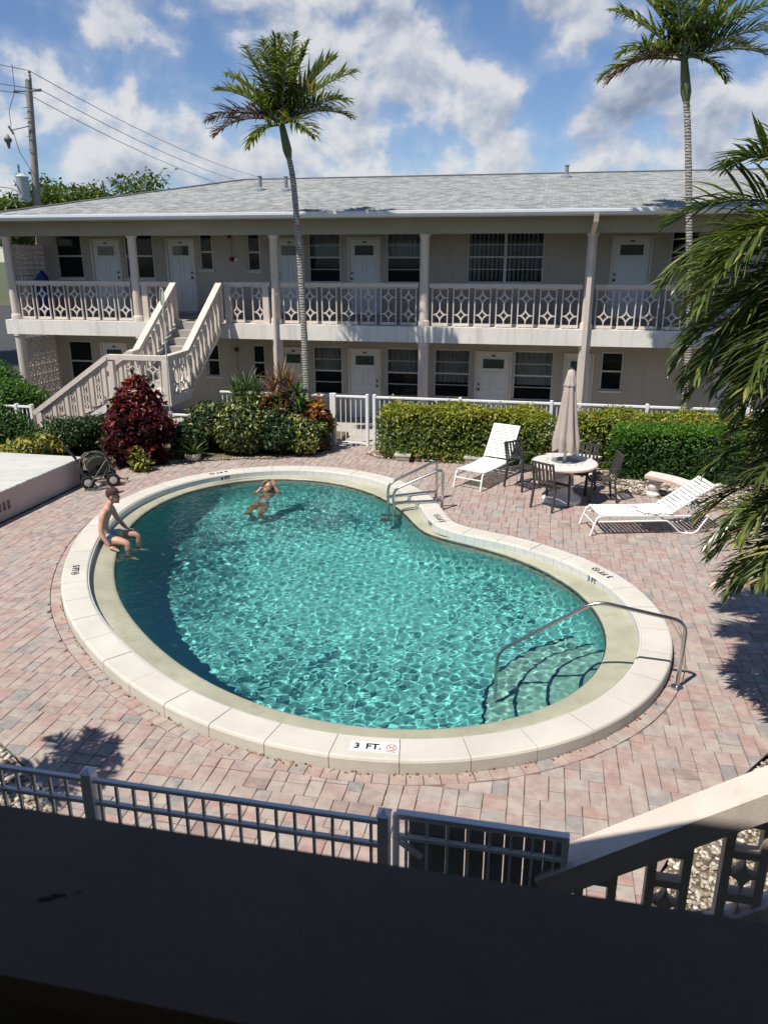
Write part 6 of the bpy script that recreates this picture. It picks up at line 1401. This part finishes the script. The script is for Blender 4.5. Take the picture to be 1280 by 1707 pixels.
def foot(mb, a, d, s=1.0):
    d = Vector(d).normalized(); a = Vector(a); mb.tube([a - d * .05, a + d * .02 + Vector((0, 0, -.03)), a + d * .11 + Vector((0, 0, -.05)), a + d * .17 + Vector((0, 0, -.055))], [.034, .042, .038, .02], 10, True, .7)
# man sitting on the ledge, legs in the water
pm = thing('person', 'shirtless person in a dark cap and swim shorts sitting on the pool edge', 'person', (0, 0, 0))
J = {'pelvis': ((-6.63, 10.50, .15), (.125, .10)), 'waist': ((-6.655, 10.50, .30), (.115, .095)), 'chest': ((-6.61, 10.51, .47), (.135, .10)), 'upper': ((-6.555, 10.51, .59), (.115, .085)), 'neck': ((-6.50, 10.51, .675), .052), 'skull': ((-6.455, 10.51, .755), .052),
     'shR': ((-6.565, 10.335, .585), .058), 'elR': ((-6.60, 10.24, .33), .043), 'foR': ((-6.55, 10.22, .2), .038), 'wrR': ((-6.475, 10.20, .075), .027),
     'shL': ((-6.545, 10.69, .585), .058), 'elL': ((-6.50, 10.79, .36), .043), 'foL': ((-6.42, 10.79, .25), .037), 'wrL': ((-6.345, 10.77, .175), .027),
     'hpR': ((-6.58, 10.39, .105), .092), 'thR': ((-6.40, 10.36, .115), .082), 'knR': ((-6.235, 10.34, .07), .062), 'caR': ((-6.225, 10.33, -.10), .056), 'anR': ((-6.23, 10.33, -.35), .036),
     'hpL': ((-6.58, 10.61, .105), .092), 'thL': ((-6.36, 10.66, .125), .082), 'knL': ((-6.17, 10.70, .09), .062), 'caL': ((-6.155, 10.70, -.08), .056), 'anL': ((-6.16, 10.69, -.33), .036)}
B_ = [('pelvis', 'waist'), ('waist', 'chest'), ('chest', 'upper'), ('upper', 'neck'), ('neck', 'skull'), ('upper', 'shR'), ('shR', 'elR'), ('elR', 'foR'), ('foR', 'wrR'), ('upper', 'shL'), ('shL', 'elL'), ('elL', 'foL'), ('foL', 'wrL'),
      ('pelvis', 'hpR'), ('hpR', 'thR'), ('thR', 'knR'), ('knR', 'caR'), ('caR', 'anR'), ('pelvis', 'hpL'), ('hpL', 'thL'), ('thL', 'knL'), ('knL', 'caL'), ('caL', 'anL')]
mb = MB(); mesh_to_mb(skin_body(J, B_, 'pelvis'), mb)
hc_ = (-6.425, 10.51, .82); at, HM = head(mb, hc_, (1, -.12, .10), (0, 0, 1), 1.0)
hand(mb, (-6.475, 10.20, .072), (.85, -.1, -.35), (.2, 0, 1), (0, 1, 0), curl=.2); hand(mb, (-6.345, 10.77, .178), (.9, -.15, -.25), (.2, 0, 1), (0, -1, 0), curl=.3)
foot(mb, (-6.23, 10.33, -.37), (1, -.1, -.3)); foot(mb, (-6.16, 10.69, -.35), (1, 0, -.3))
mb.build('body', ['skin', 'eye_dark', 'lip'], pm, True, 80)
# shorts
m, t, b, o = newmat('shorts'); g = tn(t, 'ShaderNodeNewGeometry'); sx = tn(t, 'ShaderNodeSeparateXYZ'); t.links.new(g.outputs['Position'], sx.inputs[0])
mr = tn(t, 'ShaderNodeMapRange'); mr.inputs['From Min'].default_value = -6.90; mr.inputs['From Max'].default_value = -6.46; t.links.new(sx.outputs[0], mr.inputs['Value'])
c = ramp(t, mr.outputs[0], [(0, (.02, .035, .16)), (.42, (.025, .045, .2)), (.45, (.2, .42, .6)), (.74, (.26, .5, .62)), (.77, (.7, .55, .1)), (.93, (.75, .6, .14))]); t.links.new(c, b.inputs['Base Color']); b.inputs['Roughness'].default_value = .7
S = {'w': ((-6.655, 10.50, .255), (.130, .112)), 'p': ((-6.63, 10.50, .15), (.152, .125)), 'r1': ((-6.58, 10.39, .112), .112), 'r2': ((-6.38, 10.36, .118), .106), 'l1': ((-6.58, 10.61, .112), .112), 'l2': ((-6.36, 10.655, .126), .106)}
mb = MB(); mesh_to_mb(skin_body(S, [('w', 'p'), ('p', 'r1'), ('r1', 'r2'), ('p', 'l1'), ('l1', 'l2')], 'p'), mb); mb.build('swim_shorts', 'shorts', pm, True, 80)
# cap and short hair
cp = MB(); n = 20
for q, (r, z) in enumerate(((.104, .035), (.105, .06), (.100, .09), (.083, .122), (.045, .143), (.005, .148))):
    for k in range(n): a = 2 * pi * k / n; v = at(-.012 + r * 1.0 * cos(a), r * .82 * sin(a), z - .008 * (cos(a) < -.3)); cp.v.append(v[:]); cp.t.append(.5)
for q in range(5):
    for k in range(n): cp.f.append((q * n + k, q * n + (k + 1) % n, (q + 1) * n + (k + 1) % n, (q + 1) * n + k)); cp.mi.append(0)
br_ = []; nb_ = 12
for k in range(nb_ + 1):
    a = -1.25 + 2.5 * k / nb_; br_ += [at(-.012 + .100 * cos(a), .083 * sin(a), .048)[:], at(.02 + .165 * cos(a * .78), .092 * sin(a), .050 + .012 * cos(a))[:], at(.02 + .165 * cos(a * .78), .092 * sin(a), .044 + .012 * cos(a))[:], at(-.012 + .100 * cos(a), .083 * sin(a), .040)[:]]
cp.add(br_, [(4 * k + q, 4 * k + 4 + q, 4 * k + 4 + (q + 1) % 4, 4 * k + (q + 1) % 4) for k in range(nb_) for q in range(4)])
cpo = cp.build('cap', 'cap_maroon', pm, True, 50)
pt_ = MB(); pt_.add([at(.094, -.03, .075)[:], at(.094, .03, .075)[:], at(.083, .028, .115)[:], at(.083, -.028, .115)[:]], [(0, 1, 2, 3)]); pt_.build('cap_patch', 'cap_patch', cpo)
hr_ = MB(); ellip(hr_, at(-.022, 0, .018), (.093, .079, .062), HM, 16, 9); hr_.build('hair', 'hair_dark', pm, True)

# woman in the water, arms raised to her hair
pw = thing('person', 'grey haired person in a pale swimsuit standing in the pool with arms raised', 'person', (0, 0, 0))
J = {'pelvis': ((-5.36, 13.86, -.50), (.165, .135)), 'waist': ((-5.32, 13.90, -.33), (.145, .125)), 'chest': ((-5.27, 13.95, -.12), (.165, .125)), 'upper': ((-5.245, 13.97, .01), (.14, .095)), 'neck': ((-5.235, 13.98, .085), .046), 'skull': ((-5.235, 13.975, .17), .045),
     'shR': ((-5.40, 13.90, .03), .055), 'elR': ((-5.52, 13.80, .06), .046), 'wrR': ((-5.35, 13.90, .27), .028),
     'shL': ((-5.09, 14.04, .01), .055), 'elL': ((-4.99, 13.98, .04), .046), 'wrL': ((-5.11, 13.97, .26), .028),
     'hpR': ((-5.45, 13.80, -.56), .105), 'thR': ((-5.50, 13.76, -.76), .105), 'knR': ((-5.60, 13.68, -.97), .064), 'anR': ((-5.52, 13.76, -1.34), .038),
     'hpL': ((-5.27, 13.86, -.58), .105), 'thL': ((-5.30, 13.78, -.80), .105), 'knL': ((-5.33, 13.64, -1.0), .062), 'anL': ((-5.25, 13.74, -1.38), .036)}
B_ = [('pelvis', 'waist'), ('waist', 'chest'), ('chest', 'upper'), ('upper', 'neck'), ('neck', 'skull'), ('upper', 'shR'), ('shR', 'elR'), ('elR', 'wrR'), ('upper', 'shL'), ('shL', 'elL'), ('elL', 'wrL'), ('pelvis', 'hpR'), ('hpR', 'thR'), ('thR', 'knR'), ('knR', 'anR'), ('pelvis', 'hpL'), ('hpL', 'thL'), ('thL', 'knL'), ('knL', 'anL')]
mb = MB(); mesh_to_mb(skin_body(J, B_, 'pelvis'), mb)
at, HM = head(mb, (-5.245, 13.965, .235), (-.75, -.55, .35), (.2, .2, 1), 1.0)
hand(mb, (-5.35, 13.90, .27), (.55, .25, .8), (-.3, -.8, .3), (.3, .3, -.4), curl=.4); hand(mb, (-5.11, 13.97, .26), (-.35, .1, .9), (.6, -.6, .2), (-.3, -.3, -.3), curl=.4)
foot(mb, (-5.52, 13.76, -1.35), (-.6, -.5, -.2)); foot(mb, (-5.25, 13.74, -1.40), (-.6, -.5, -.2))
mb.build('body', ['skin_tan', 'eye_dark', 'lip'], pw, True, 80)
hr_ = MB(); ellip(hr_, at(-.035, 0, .035), (.095, .088, .100), HM, 18, 12); ellip(hr_, at(-.075, 0, -.045), (.06, .08, .105), HM, 14, 9); hr_.build('hair', 'hair_grey', pw, True)
S = {'c': ((-5.268, 13.952, -.12), (.170, .130)), 'w': ((-5.32, 13.90, -.33), (.150, .130)), 'p': ((-5.36, 13.86, -.50), (.171, .141)), 'r': ((-5.42, 13.82, -.555), .11), 'l': ((-5.29, 13.86, -.565), .11)}
mb = MB(); mesh_to_mb(skin_body(S, [('c', 'w'), ('w', 'p'), ('p', 'r'), ('p', 'l')], 'p'), mb)
for s_ in (-1, 1): mb.tube([(-5.29 + .06 * s_, 13.86 + .05 * s_, -.05), (-5.27 + .065 * s_, 13.885 + .05 * s_, .045), (-5.225 + .05 * s_, 13.96 + .05 * s_, .095)], .011, 5)
mb.build('swimsuit', 'swim_lilac', pw, True, 80)

ra_ = radians(14); pm.rotation_euler = (0, 0, ra_); pm.location = (-6.63 - (-6.63 * cos(ra_) - 10.5 * sin(ra_)) - .13, 10.5 - (-6.63 * sin(ra_) + 10.5 * cos(ra_)), -.01)
for p_ in (pm, pw):
    for ch in p_.children: ch.cycles.is_caustics_receiver = True
for ch in list(ld.children) + list(hr.children): ch.cycles.is_caustics_receiver = True
pw.location = (0, 0, -.20)
